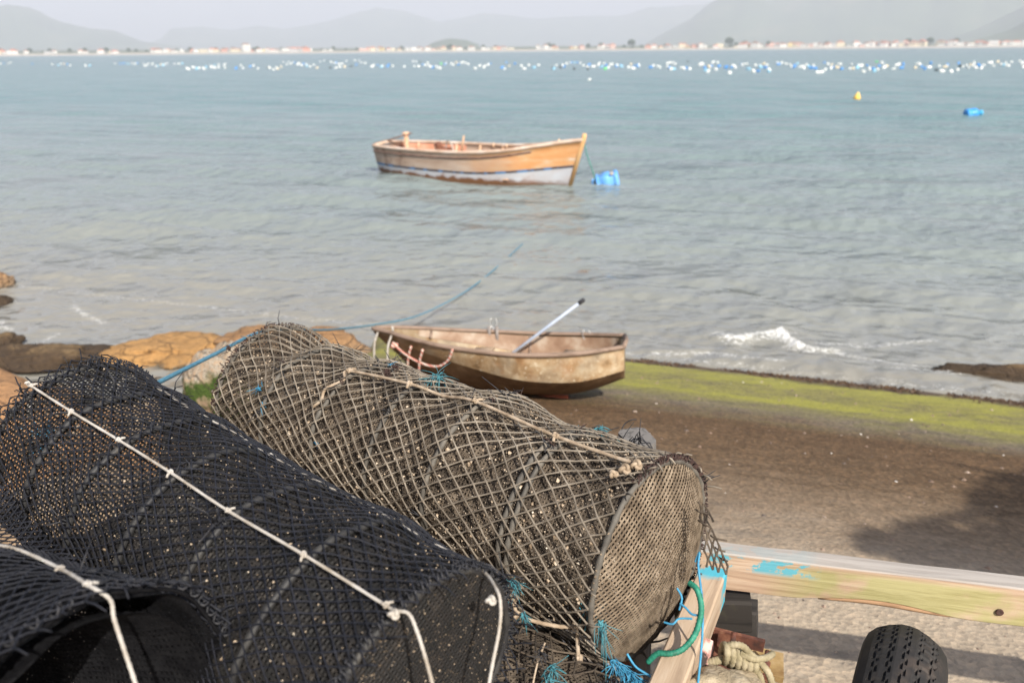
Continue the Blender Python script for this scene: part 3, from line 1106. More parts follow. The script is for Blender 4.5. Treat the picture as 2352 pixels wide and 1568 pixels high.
def build_dinghy():
    yaw, heel, pit, sc = -.1548, .1859, -.0553, .8653
    e = Vector((math.cos(yaw), math.sin(yaw), 0))
    l = Vector((-math.sin(yaw), math.cos(yaw), 0))
    u = Vector((0, 0, 1))
    l2 = l * math.cos(heel) - u * math.sin(heel)
    u2 = u * math.cos(heel) + l * math.sin(heel)
    e2 = e * math.cos(pit) - u2 * math.sin(pit)
    u3 = u2 * math.cos(pit) + e * math.sin(pit)
    m = Matrix((e2, l2, u3)).transposed().to_4x4() @ Matrix.Scale(sc, 4)
    m.translation = Vector((-.092, 6.236, .725))
    root = empty('dinghy')
    root.matrix_world = m
    root.location, root.rotation_euler, root.scale = m.translation, m.to_euler(), (sc,) * 3
    tag(root, 'weathered tan wooden dinghy beached on the algae covered ramp', 'dinghy')
    st = [(-1.25, .030, .60, .020, .58, .56), (-1.05, .160, .58, .135, .53, .37), (-.85, .295, .55, .255, .47, .19), (-.5, .475, .50, .40, .375, .045),
          (-.1, .595, .46, .505, .275, -.03), (.3, .64, .43, .555, .19, -.06), (.78, .57, .425, .50, .165, -.035), (1.19, .34, .445, .31, .23, .10)]
    A, rows, mb = hull_mesh('hull', st, .022)
    t = NT('weathered_dinghy')
    c = t.coord()
    n = t.noise(7, 7, .68)
    col = t.ramp(n, [(.30, (.14, .085, .04)), (.44, (.29, .19, .10)), (.56, (.37, .27, .16)), (.70, (.47, .39, .28))])
    st2 = t.noise(9, 6, .6, t.mapping(c, (1, 1, .22)))
    col = t.mix(t.ramp(st2, [(.56, 0), (.68, .75)]), col, (.17, .10, .045))
    col = t.mix(t.ramp(t.noise(38, 5, .6), [(.60, 0), (.67, .8)]), col, (.62, .56, .43))
    x = t.sep(c)
    col = t.mix(t.math('MULTIPLY', t.maprange(x[0], -.35, -.8), .75), col, (.135, .085, .035))       # bow darkened, its shade put into the colour
    gp = t.ramp(t.noise(3.2, 5, .6, t.mapping(c, (1, 1, 1), loc=(4, 2, 0))), [(.48, 0), (.64, .6)])
    col = t.mix(gp, col, t.ramp(n, [(.3, (.17, .14, .10)), (.7, (.36, .31, .23))]))
    col = t.mix(t.ramp(t.noise(4.5, 6, .65, t.mapping(c, (1, 1, 1), loc=(9, 0, 3))), [(.55, 0), (.68, .45)]), col, (.30, .14, .055))
    hme = mb.mesh('hull')
    sharpen(hme, 29, 44, (7, 21), 44 * 29)
    bot = NT('shaded_brown_bottom')  # brown bottom, darkened further to paint in the shade below the chine
    bcol = bot.ramp(bot.noise(8, 7, .68), [(.3, (.08, .044, .02)), (.55, (.17, .10, .05)), (.75, (.27, .19, .11))])
    bot.done(bcol, .6, bot.bump(bot.noise(9, 6), .25, .01), .3)
    hull = child('hull', hme, t.done(col, .6, t.bump(n, .25, .01), .35), root)
    hme.materials.append(bot.m)
    for pi, pl_ in enumerate(hme.polygons):
        if pi < 43 * 28 and 7 <= pi % 28 < 21:
            pl_.material_index = 1
    # pinkish liner inside the aft end
    wd = wood('grey_gunwale', (.23, .165, .125), (.12, .08, .055), 0, 18)
    g = MB()
    for sgn in (-1, 1):
        pts = [Vector((a[0], sgn * (a[1] + .004), a[2] + .008)) for a in A]
        g.tube(pts, .021, 8)
    pa, pb = Vector((1.19, -.34, .453)), Vector((1.19, .34, .453))
    g.tube([pa, pa.lerp(pb, .5) + Vector((.02, 0, .01)), pb], .021, 8)
    child('gunwale', g.mesh('gunwale'), wd, root)
    inw = simple('dinghy_liner', [(.3, (.15, .08, .045)), (.5, (.24, .155, .10)), (.72, (.38, .32, .25))], 5, .7, .2)
    lin = MB()
    for sgn in (-1, 1):
        rr = []
        for i in range(12, 43):
            a = A[i]
            for tq in np.linspace(.06, .82, 6):
                y = (a[1] + (a[3] - a[1]) * tq ** 1.35 - .030)
                rr.append((a[0] - (.03 if i == 42 else 0), sgn * y, a[2] + (a[4] - a[2]) * tq))
        lin.add(rr, [tuple(q if sgn > 0 else q[::-1]) for q in grid_faces(31, 6)])
    child('liner', lin.mesh('liner'), inw, root)
    tb = wood('thwart_wood', (.46, .34, .23), (.25, .16, .10), 1, 18)
    for s, hw, h in ((-.22, .40, .33), (.68, .50, .28)):
        b = MB()
        b.box((s, 0, h), (.20, hw * 2, .024), bevel=.005)
        child('thwart', b.mesh('thwart'), tb, root)
    for s in (-.75, .22):
        i = int(np.argmin(abs(A[:, 0] - s)))
        a = A[i]
        for sgn in (-1, 1):
            fr = MB()
            fr.tube([Vector((s, sgn * (a[1] - .035), a[2] - .01)), Vector((s, sgn * ((a[1] + a[3]) / 2 - .03), (a[2] + a[4]) / 2)), Vector((s, sgn * (a[3] - .045), a[4] + .02))], .014, 6)
            child('rib', fr.mesh('rib'), wd, root)
    k = MB()
    k.box((.3, 0, -.09), (.7, .035, .045), bevel=.008)
    child('keel', k.mesh('keel'), simple('red_keel', [(.3, (.28, .06, .025)), (.7, (.42, .11, .05))], 12, .7), root)
    steel = simple('oarlock_steel', [(.3, (.5, .49, .47)), (.7, (.72, .71, .69))], 30, .35, .1, metal=.7)
    gal = simple('galvanised_plate', [(.3, (.15, .13, .12)), (.7, (.27, .24, .22))], 20, .6, .2)
    for s, sgn, big in ((-.16, 1, 1), (.80, 1, 0), (-1.02, -1, -1)):
        i = int(np.argmin(abs(A[:, 0] - s)))
        a = A[i]
        ob = MB()
        c0 = Vector((s, sgn * a[1], a[2] + .02))
        if big >= 0:
            hh = .0 if big else -.09
            pts = [c0 + Vector((.038 * math.cos(w), -.03 * (1 - big), .082 + hh + .055 * math.sin(w))) for w in np.linspace(R(-235), R(55), 15)]
            ob.tube(pts, .0042, 6)
            ob.tube([c0 + Vector((0, -.03 * (1 - big), hh - .06)), c0 + Vector((0, -.03 * (1 - big), hh + .03))], .007, 6)
            o = child('oarlock', ob.mesh('oarlock'), steel, root)
            if big:
                pl = MB()
                for q in (-.040, .040):
                    pl.box(c0 + Vector((q, -.04, -.045)), (.032, .022, .19), bevel=.004)
                child('oarlock_bracket', pl.mesh('oarlock_bracket'), gal, root)
        else:
            ob.tube([c0 + Vector((0, .05, -.01)), c0 + Vector((0, .05, .045))], .012, 8)
            child('bow_pin', ob.mesh('bow_pin'), M['white_rope'], root)
    # two short cords at the bow, red and white line along the near bow
    for s in (-1.19, -1.02):
        i = int(np.argmin(abs(A[:, 0] - s)))
        a = A[i]
        p = Vector((s, -a[1] - .02, a[2] - .03))
        mb = MB()
        mb.tube(spline([p + Vector((.02, 0, .03)), p, p + Vector((-.03, -.02, -.1)), p + Vector((-.045, -.01, -.25))], 14), .011, 7)
        child('cord', mb.mesh('cord'), M['white_rope'], root)
    t = NT('red_white_line')
    wv = t.n('ShaderNodeTexWave', wave_type='BANDS', bands_direction='DIAGONAL')
    wv.inputs['Scale'].default_value = 14
    t.t.links.new(t.coord(), wv.inputs['Vector'])
    t.done(t.ramp(wv.outputs['Fac'], [(.45, (.62, .52, .44)), (.7, (.52, .16, .12))]), .8)
    P = lambda s, dh, dy=.02: Vector((s, -float(np.interp(s, A[:, 0], A[:, 1])) - dy + dh * .28, float(np.interp(s, A[:, 0], A[:, 2])) - dh))
    mb = MB()
    mb.tube(spline([P(-.98, .11), P(-.86, .16, .035), P(-.70, .205, .03), P(-.52, .20, .03), P(-.40, .12, .03), P(-.335, .0, .03)], 40), .011, 7)
    mb.tube(knot_pts(P(-.985, .10, .04), Vector((1, 0, 0)), Vector((0, 0, 1)), Vector((0, 1, 0)), .028, 2), .011, 7)
    for s in (-.83, -.70):
        mb.tube(spline([P(s + .05, .06, .035), P(s, .18, .04), P(s - .03, .30, .03)], 10), .011, 7)
    child('painter', mb.mesh('painter'), t.m, root)
    # oar leaning out of the boat: a thing of its own
    a, b = at(1192, 800, 7.02), at(1336, 692, 6.75)
    a = a + (a - b) * .55
    oar = empty('oar', a)
    tag(oar, 'pale blue metal oar shaft with black grip leaning out of the dinghy', 'oar')
    mb = MB()
    mb.tube([a, b], .0135, 12)
    mb.build('shaft', simple('oar_blue', [(.3, (.30, .35, .44)), (.7, (.40, .45, .54))], 8, .4, .05), oar)
    mb = MB()
    dv = (b - a).normalized()
    mb.tube([b - dv * .03, b - dv * .025, b + dv * .022, b + dv * .03], [.016, .0185, .0185, .010], 12)
    mb.build('grip', M['dark_twine'], oar)
    mb = MB()
    q = a
    s1 = dv.cross(Vector((0, 0, 1))).normalized()
    up = s1.cross(dv)
    mb.tube([q, q - dv * .06], .016, 10)
    for sg in (1,):
        vs = []
        for k in range(7):
            f = k / 6
            wv_ = .02 + .055 * math.sin(min(1, f * 1.6) * math.pi / 2)
            for sd in (-1, 1):
                for th in (-.004, .004):
                    vs.append(q - dv * (.04 + .30 * f) + s1 * sd * wv_ + up * th)
        fs = []
        for k in range(6):
            o = k * 4
            fs += [(o, o + 4, o + 6, o + 2), (o + 1, o + 3, o + 7, o + 5), (o, o + 1, o + 5, o + 4), (o + 2, o + 6, o + 7, o + 3)]
        fs += [(0, 2, 3, 1), (24, 25, 27, 26)]
        mb.add(vs, fs)
    mb.build('blade', M['dark_twine'], oar)


def build_boat():
    s0, b0 = onz(857, 394), onz(1307, 428)
    ax_ = (b0 - s0).normalized()
    s0 = s0 + ax_ * .28 + Vector((-ax_.y, ax_.x, 0)) * .5
    yaw = math.atan2(b0.y - s0.y, b0.x - s0.x)
    L = (b0 - s0).length
    root = empty('fishing_boat', (s0.x, s0.y, 0), (0, 0, yaw))
    tag(root, 'open wooden fishing boat, peeling peach paint with orange bow, moored on the water', 'boat')
    # local: x from stern waterline to bow, y away, z up from the waterline
    st = [(-.05, .66, .76, .46, .05, -.12), (.45, .82, .765, .62, -.06, -.24), (1.3, .98, .77, .80, -.14, -.34), (2.5, 1.06, .78, .88, -.16, -.38), (3.7, 1.0, .81, .80, -.14, -.36),
          (4.7, .80, .90, .55, -.10, -.32), (5.4, .46, 1.02, .24, -.04, -.22), (5.95, .17, 1.13, .07, .0, -.12), (L + .13, .05, 1.19, .035, .05, -.1)]
    q = (L + .13) / st[-1][0]
    A, rows, mb = hull_mesh('hull', st, .045, n_s=60)
    # rake the stem: shear the bow forward with height
    vs = []
    for x, y, z in mb.v:
        k = max(0, (x - 5.0) / (L - 5.0))
        vs.append((x + k * ((z - .0) * .30 - .12), y, z))
    mb.v = vs
    t = NT('peeling_boat_paint')
    c = t.coord()
    x = t.sep(c)
    grain = t.noise(3.0, 8, .65, t.mapping(c, (.35, 1, 2.2)))
    up = t.ramp(grain, [(.3, (.32, .22, .16)), (.5, (.42, .31, .24)), (.72, (.49, .40, .335))])
    orr = t.ramp(t.noise(2.5, 6, .6, t.mapping(c, (.6, 1, 3))), [(.35, (.54, .25, .095)), (.54, (.57, .30, .13)), (.64, (.56, .37, .22)), (.70, (.58, .51, .43))])
    xo = t.math('ADD', x[0], t.math('MULTIPLY', t.math('SUBTRACT', t.noise(1.2, 5), .5), 2.2))
    up = t.mix(t.maprange(xo, 3.3, 5.0), up, orr)
    st1 = t.math('MULTIPLY', t.ramp(t.noise(1.6, 6, .65, t.mapping(c, (1.4, 1, .45))), [(.56, 0), (.66, 1)]), t.maprange(x[0], 3.6, 2.4))
    up = t.mix(t.math('MULTIPLY', st1, .75), up, (.11, .045, .025))
    wh = t.ramp(t.noise(2.3, 8, .7, t.mapping(c, (.7, 1, 1.5))), [(.36, (.46, .48, .52)), (.56, (.44, .42, .43)), (.62, (.26, .13, .10)), (.75, (.19, .07, .05))])
    rust = t.math('MULTIPLY', t.maprange(x[0], 6.2, 4.4, .25, 1), t.maprange(t.math('ADD', x[2], t.math('MULTIPLY', t.noise(3, 6, .65, t.mapping(c, (1.3, 1, .5))), .30)), .31, .25))
    wh = t.mix(rust, wh, (.16, .07, .03))
    # waterline stripe climbs slightly towards the bow
    zz = t.math('SUBTRACT', x[2], t.math('MULTIPLY', t.math('POWER', t.math('MAXIMUM', t.math('SUBTRACT', x[0], 3.5), 0), 1.5), .055))
    col = t.mix(t.maprange(zz, .302, .308), wh, up)
    line = t.math('MULTIPLY', t.maprange(zz, .236, .244), t.maprange(zz, .298, .304, 1, 0))
    blu = t.ramp(t.noise(4, 3, .5, t.mapping(c, (1, .2, .2))), [(.5, (.035, .035, .05)), (.6, (.04, .16, .34))])
    col = t.mix(line, col, blu)
    col = t.mix(t.maprange(x[2], .075, .02), col, (.15, .07, .03))
    hull = child('hull', mb.mesh('hull'), t.done(col, .55, t.bump(grain, .4, .02), .4), root)

    def shear(p):
        k = max(0, (p.x - 5.0) / (L - 5.0))
        return Vector((p.x + k * (p.z * .30 - .12), p.y, p.z))
    cap = simple('bleached_rail', [(.3, (.36, .24, .17)), (.5, (.50, .37, .28)), (.75, (.62, .54, .48))], 3, .7, .3)
    wd = simple('sunbleached_boat_wood', [(.3, (.35, .2, .12)), (.55, (.56, .38, .25)), (.75, (.66, .50, .37))], 5, .75, .3)
    dark = simple('tarred_rail', [(.3, (.055, .035, .03)), (.7, (.2, .12, .09))], 6, .7, .3)
    for sgn in (-1, 1):
        g = MB()
        g.tube([shear(Vector((a[0], sgn * (a[1] - .01), a[2] + .02))) for a in A], .045, 8)
        o = child('rail', g.mesh('rail'), cap, root)
        g = MB()
        g.tube([shear(Vector((a[0], sgn * (a[1] - (a[1] - a[3]) * .09 + .012), a[2] - .13 + .03 * max(0, (a[0] - 4) / 2)))) for a in A[:44]], .024, 6)
        child('rubbing_strake', g.mesh('rubbing_strake'), dark, root)
    g = MB()
    g.tube([Vector((-.05, -.64, .78)), Vector((-.07, 0, .83)), Vector((-.05, .64, .78))], .05, 8)
    child('stern_rail', g.mesh('stern_rail'), cap, root)
    # salmon lining of the stern and bottom boards
    lin = MB()
    rr = []
    for i in range(1, 21):
        a = A[i]
        for tq in np.linspace(.03, .9, 6):
            rr.append((a[0], a[1] + (a[3] - a[1]) * tq ** 1.35 - .06, a[2] + (a[4] - a[2]) * tq))
    lin.add(rr, [tuple(q_) for q_ in grid_faces(20, 6)])
    child('lining', lin.mesh('lining'), simple('salmon_paint', [(.3, (.52, .22, .13)), (.6, (.60, .30, .20)), (.8, (.64, .40, .30))], 3, .6, .2), root)
    fl = MB()
    for k in range(7):
        y = -.6 + k * .2
        fl.box((2.6, y, .14), (4.2, .18, .03), bevel=.006)
    child('bottom_board', fl.mesh('bottom_board'), wd, root)
    for s in (1.55, 2.65, 3.75):
        i = int(np.argmin(abs(A[:, 0] - s)))
        b = MB()
        b.box((s, 0, A[i][2] - .17), (.26, 2 * A[i][1] - .16, .04), bevel=.008)
        child('thwart', b.mesh('thwart'), wd, root)
    for i in range(8, 46, 5):
        a = A[i]
        for sgn in (-1, 1):
            f = MB()
            f.tube([Vector((a[0], sgn * (a[1] - .07), a[2])), Vector((a[0], sgn * ((a[1] + a[3]) / 2 - .06), (a[2] + a[4]) / 2)), Vector((a[0], sgn * (a[3] - .08), a[4] + .06))], .028, 6)
            child('rib', f.mesh('rib'), wd, root)
    # fore deck
    d = MB()
    up_, dn_ = [], []
    for i in range(44, 59):
        a = A[i]
        up_.append((shear(Vector((a[0], -a[1] + .03, a[2] + .01))), shear(Vector((a[0], 0, a[2] + .04))), shear(Vector((a[0], a[1] - .03, a[2] + .01)))))
    d.add([p for r_ in up_ for p in r_], [tuple(q_[::-1]) for q_ in grid_faces(15, 3)])
    child('fore_deck', d.mesh('fore_deck'), wd, root)
    sp = MB()
    tip = shear(Vector((A[-1][0], 0, A[-1][2])))
    sp.tube([tip + Vector((-.37, 0, -1.2)), tip + Vector((-.02, 0, -.05)), tip + Vector((.025, 0, .08)), tip + Vector((.04, 0, .18))], [.06, .07, .065, .05], 8)
    child('stem_post', sp.mesh('stem_post'), simple('orange_post', [(.3, (.55, .28, .11)), (.7, (.66, .42, .2))], 5, .7), root)
    tp = MB()
    tp.box((.42, .30, .60), (.11, .1, .9), bevel=.015)
    tp.box((.42, .30, 1.06), (.19, .14, .1), bevel=.02)
    child('tiller_post', tp.mesh('tiller_post'), simple('peach_post', [(.3, (.58, .34, .2)), (.7, (.68, .46, .31))], 5, .7), root)
    ti = MB()
    ti.tube([Vector((.62, .32, 1.09)), Vector((.1, .1, .92)), Vector((-.35, -.3, .78))], .024, 6)
    child('tiller', ti.mesh('tiller'), dark, root)
    for s, h, ln in ((2.62, .45, .10), (3.15, .13, 0), (3.55, .12, 0), (5.62, .16, .02)):
        i = int(np.argmin(abs(A[:, 0] - s)))
        a = A[i]
        p = shear(Vector((a[0], a[1] - .1, a[2] - .05)))
        if s < 3:
            p = Vector((s, .1, a[2] - .1))
        tb = MB()
        tb.tube([p, p + Vector((ln, 0, h))], [.036, .026], 7)
        child('thole_pin', tb.mesh('thole_pin'), wd, root)
    eb = MB()
    eb.box((1.95, .15, .55), (.42, .40, .42), bevel=.04)
    eb.lathe([(.10, 0), (.12, .02), (.12, .12), (.07, .16)], 14, Matrix.Translation((1.78, .12, .75)))
    eo = child('engine_box', eb.mesh('engine_box'), simple('rusty_engine', [(.3, (.08, .03, .02)), (.6, (.22, .09, .05)), (.8, (.36, .24, .16))], 8, .7), root)
    hs = MB()
    hs.tube(spline([Vector((2.05, .1, .72)), Vector((2.16, .05, .95)), Vector((2.32, 0, .93)), Vector((2.42, 0, .66))], 14), .022, 7)
    child('exhaust_hose', hs.mesh('exhaust_hose'), M['white_rope'], eo)
    # jerrycan buoy and its line
    W = Matrix.LocRotScale(Vector((s0.x, s0.y, 0)), root.rotation_euler, None)
    tipw = W @ (tip + Vector((.02, 0, -.02)))
    p = onz(1396, 424)
    can = empty('jerrycan_float', (p.x, p.y, 0), (R(14), R(-13), R(-8)))
    tag(can, 'bright blue plastic jerrycan used as a float beside the moored bow', 'jerrycan')
    blue = simple('blue_plastic', [(.3, (.10, .30, .66)), (.6, (.15, .38, .74)), (.8, (.26, .48, .80))], 5, .4, .1, .01)
    mb = MB()
    for cx, w_ in ((-.245, .09), (-.02, .26), (.245, .14)):
        mb.box((cx, 0, .09), (w_, .42, .42), bevel=.045)
    mb.box((0, 0, .09), (.5, .36, .36), bevel=.03)
    child('body', mb.mesh('body'), blue, can)
    mb = MB()
    mb.tube(spline([Vector((-.26, .06, .16)), Vector((-.37, .06, .19)), Vector((-.37, -.06, .10)), Vector((-.26, -.06, .06))], 12), .028, 8)
    child('handle', mb.mesh('handle'), blue, can)
    mb = MB()
    mb.lathe([(.05, 0), (.055, .01), (.055, .05), (.04, .06)], 14, Matrix.Translation((.16, -.12, .30)))
    child('cap', mb.mesh('cap'), M['white_rope'], can)
    q = Vector((p.x - .33, p.y - .05, .08))
    o = cord('mooring_line', [tipw, tipw.lerp(q, .3) + Vector((-.0, 0, -.06)), tipw.lerp(q, .65) + Vector((.02, 0, -.05)), q], .014, simple('sea_green_line', [(.3, (.03, .2, .15)), (.7, (.1, .34, .28))], 20, .7, .2), samples=30)
    tag(o, 'thin green line from the moored boat stem to the blue jerrycan', 'rope')


# ------------------------------------------------------------------ floats on the water
def float_mesh(kind):
    mb = MB()
    if kind == 'drum':
        mb.lathe([(.0, -.40), (.16, -.395), (.225, -.36), (.235, -.30), (.228, -.12), (.24, -.10), (.24, -.06), (.228, -.04), (.228, .1), (.24, .12), (.24, .16), (.228, .18), (.235, .32), (.2, .38), (.08, .40), (.07, .46), (0, .46)], 14)
    else:
        mb.lathe([(0, -.30), (.12, -.285), (.22, -.2), (.27, -.05), (.265, .08), (.2, .22), (.1, .29), (.07, .31), (.07, .37), (0, .37)], 14)
    return mb.mesh('float_' + kind)


def build_floats():
    rr = random.Random(21)
    cols = {
        'white': simple('white_float', [(.3, (.68, .68, .66)), (.7, (.82, .82, .80))], 4, .4, 0),
        'blue': simple('blue_float', [(.3, (.035, .2, .56)), (.7, (.08, .32, .70))], 4, .4, 0),
        'pale blue': simple('pale_blue_float', [(.3, (.22, .48, .68)), (.7, (.32, .58, .74))], 4, .4, 0),
        'black': simple('black_float', [(.3, (.02, .03, .035)), (.7, (.05, .06, .07))], 4, .4, 0),
        'green': simple('green_float', [(.3, (.07, .5, .12)), (.7, (.15, .62, .22))], 4, .4, 0),
        'cream': simple('cream_float', [(.3, (.62, .50, .33)), (.7, (.72, .62, .46))], 4, .4, 0)}
    mesh = {}
    for c, m in cols.items():
        for k in ('drum', 'ball'):
            me = float_mesh(k)
            me.materials.append(m)
            mesh[c, k] = me
    # rows as read off the picture: (x from, x to, y from, y to, how many)
    rows = [(0, 12, 145, 149, 2), (12, 32, 145, 149, 3), (70, 78, 148, 149, 1), (118, 168, 148, 152, 7), (190, 216, 152, 154, 2), (262, 330, 146, 148, 11), (330, 385, 146, 156, 14), (395, 425, 147, 149, 5),
            (425, 475, 156, 161, 9), (478, 525, 148, 152, 6), (470, 520, 155, 161, 6), (535, 600, 152, 160, 7), (612, 650, 152, 162, 7), (650, 705, 143, 152, 14), (700, 730, 146, 158, 5), (735, 798, 140, 149, 11),
            (755, 800, 154, 162, 5), (806, 840, 140, 157, 8), (850, 905, 150, 156, 10), (925, 935, 154, 156, 2), (945, 1012, 142, 160, 18), (1015, 1040, 145, 149, 4), (1040, 1080, 143, 152, 10), (1090, 1130, 147, 160, 9),
            (1150, 1172, 145, 160, 5), (1180, 1240, 144, 163, 8), (1265, 1300, 147, 162, 8), (1300, 1335, 145, 149, 7), (1336, 1365, 147, 160, 8), (1365, 1432, 146, 162, 16), (1440, 1472, 148, 163, 7),
            (1492, 1520, 150, 158, 5), (1528, 1556, 143, 149, 5), (1532, 1550, 155, 164, 6), (1560, 1585, 155, 161, 5), (1604, 1654, 143, 167, 16), (1664, 1690, 150, 170, 8), (1700, 1725, 145, 163, 7), (1730, 1770, 147, 168, 13),
            (1780, 1815, 145, 150, 6), (1815, 1850, 146, 170, 9), (1850, 1880, 147, 170, 8), (1884, 1935, 143, 168, 12), (1950, 1985, 142, 168, 10), (1990, 2040, 145, 166, 11), (2050, 2078, 148, 166, 6), (2100, 2140, 143, 162, 10),
            (2148, 2185, 145, 168, 9), (2195, 2245, 142, 163, 12), (2245, 2285, 140, 160, 9), (2288, 2325, 142, 157, 8), (2340, 2352, 142, 156, 4)]
    fix = [(1354, 185, 'white'), (1390, 160, 'green'), (1580, 143, 'black'), (1350, 160, 'black'), (1319, 160, 'black'), (1013, 148, 'green'), (2013, 143, 'green'), (1288, 157, 'black'), (282, 147, 'green')]
    pts = []
    for x0, x1, y0, y1, n in rows:
        for k in range(max(1, round(n * .80))):
            pts.append((x0 + (k + rr.uniform(.1, .9)) / max(1, round(n * .80)) * (x1 - x0), rr.uniform(y0, y1), rr.choices(['white', 'blue', 'pale blue', 'black', 'cream'], [.66, .17, .09, .03, .05])[0]))
    pts += fix
    pts = pts[:340]
    print('floats', len(pts))
    done = []
    cnt = {}
    for x, y, c in pts:
        p = onz(x, y)
        if any((p - q).length < 1.1 for q in done):
            continue
        done.append(p)
        k = 'ball' if rr.random() < .35 else 'drum'
        o = bpy.data.objects.new('float', mesh[c, k])
        COL.objects.link(o)
        o.location = (p.x, p.y, .10)
        s = rr.uniform(.7, 1.0) if y < 175 else .5
        o.scale = (s, s, s)
        o.rotation_euler = (rr.uniform(R(15), R(100)) * rr.choice((-1, 1)), rr.uniform(-.5, .5), rr.uniform(0, 6.28))
        if y > 175:
            tag(o, 'lone white float drifting on the near side of the float rows', 'float')
        else:
            tag(o, f'{c} {"barrel shaped" if k == "drum" else "round"} plastic float in the far mussel farm rows', 'float', f'{c} {"barrel" if k == "drum" else "round"} floats of the mussel farm')
    # yellow cone buoy
    p = onz(1968, 227)
    b = empty('marker_buoy', (p.x, p.y, 0), (R(5), R(4), 0))
    b.scale = (.78,) * 3
    tag(b, 'small yellow cone buoy alone on the water, right of centre', 'buoy')
    mb = MB()
    mb.lathe([(0, -.2), (.2, -.18), (.29, -.05), (.30, .10), (.22, .28), (.11, .47), (.07, .52)], 18)
    child('body', mb.mesh('body'), simple('yellow_plastic', [(.3, (.72, .42, .06)), (.7, (.80, .55, .12))], 5, .4, 0), b)
    mb = MB()
    mb.lathe([(.07, .52), (.08, .54), (.05, .60), (0, .60)], 12)
    child('tip', mb.mesh('tip'), cols['cream'], b)
    # blue drum
    p = onz(2232, 266)
    b = empty('drum_float', (p.x, p.y, .09), (R(8), R(84), R(10)))
    tag(b, 'blue plastic drum with narrow neck lying on the water at the right', 'drum')
    mb = MB()
    mb.lathe([(0, -.36), (.22, -.355), (.27, -.33), (.28, -.2), (.265, -.17), (.265, .0), (.28, .03), (.28, .15), (.2, .25), (.12, .30)], 20)
    child('body', mb.mesh('body'), simple('drum_blue', [(.3, (.025, .22, .60)), (.7, (.05, .32, .72))], 5, .4, 0), b)
    mb = MB()
    mb.lathe([(.12, .30), (.12, .42), (.15, .43), (.15, .5), (0, .5)], 16)
    child('neck', mb.mesh('neck'), simple('neck_blue', [(.3, (.05, .38, .66)), (.7, (.1, .46, .72))], 5, .4, 0), b)


# ------------------------------------------------------------------ far shore and hills
SHORE = 1650.0


def horizon_y(x):
    return 784 - F * math.tan(TH) - (x - 1176) * math.tan(RO) * 1.06


def shore_pt(x, d=SHORE):
    r = ray(x, horizon_y(x))
    t = d / math.hypot(r.x, r.y)
    return Vector((r.x * t, r.y * t, 0))


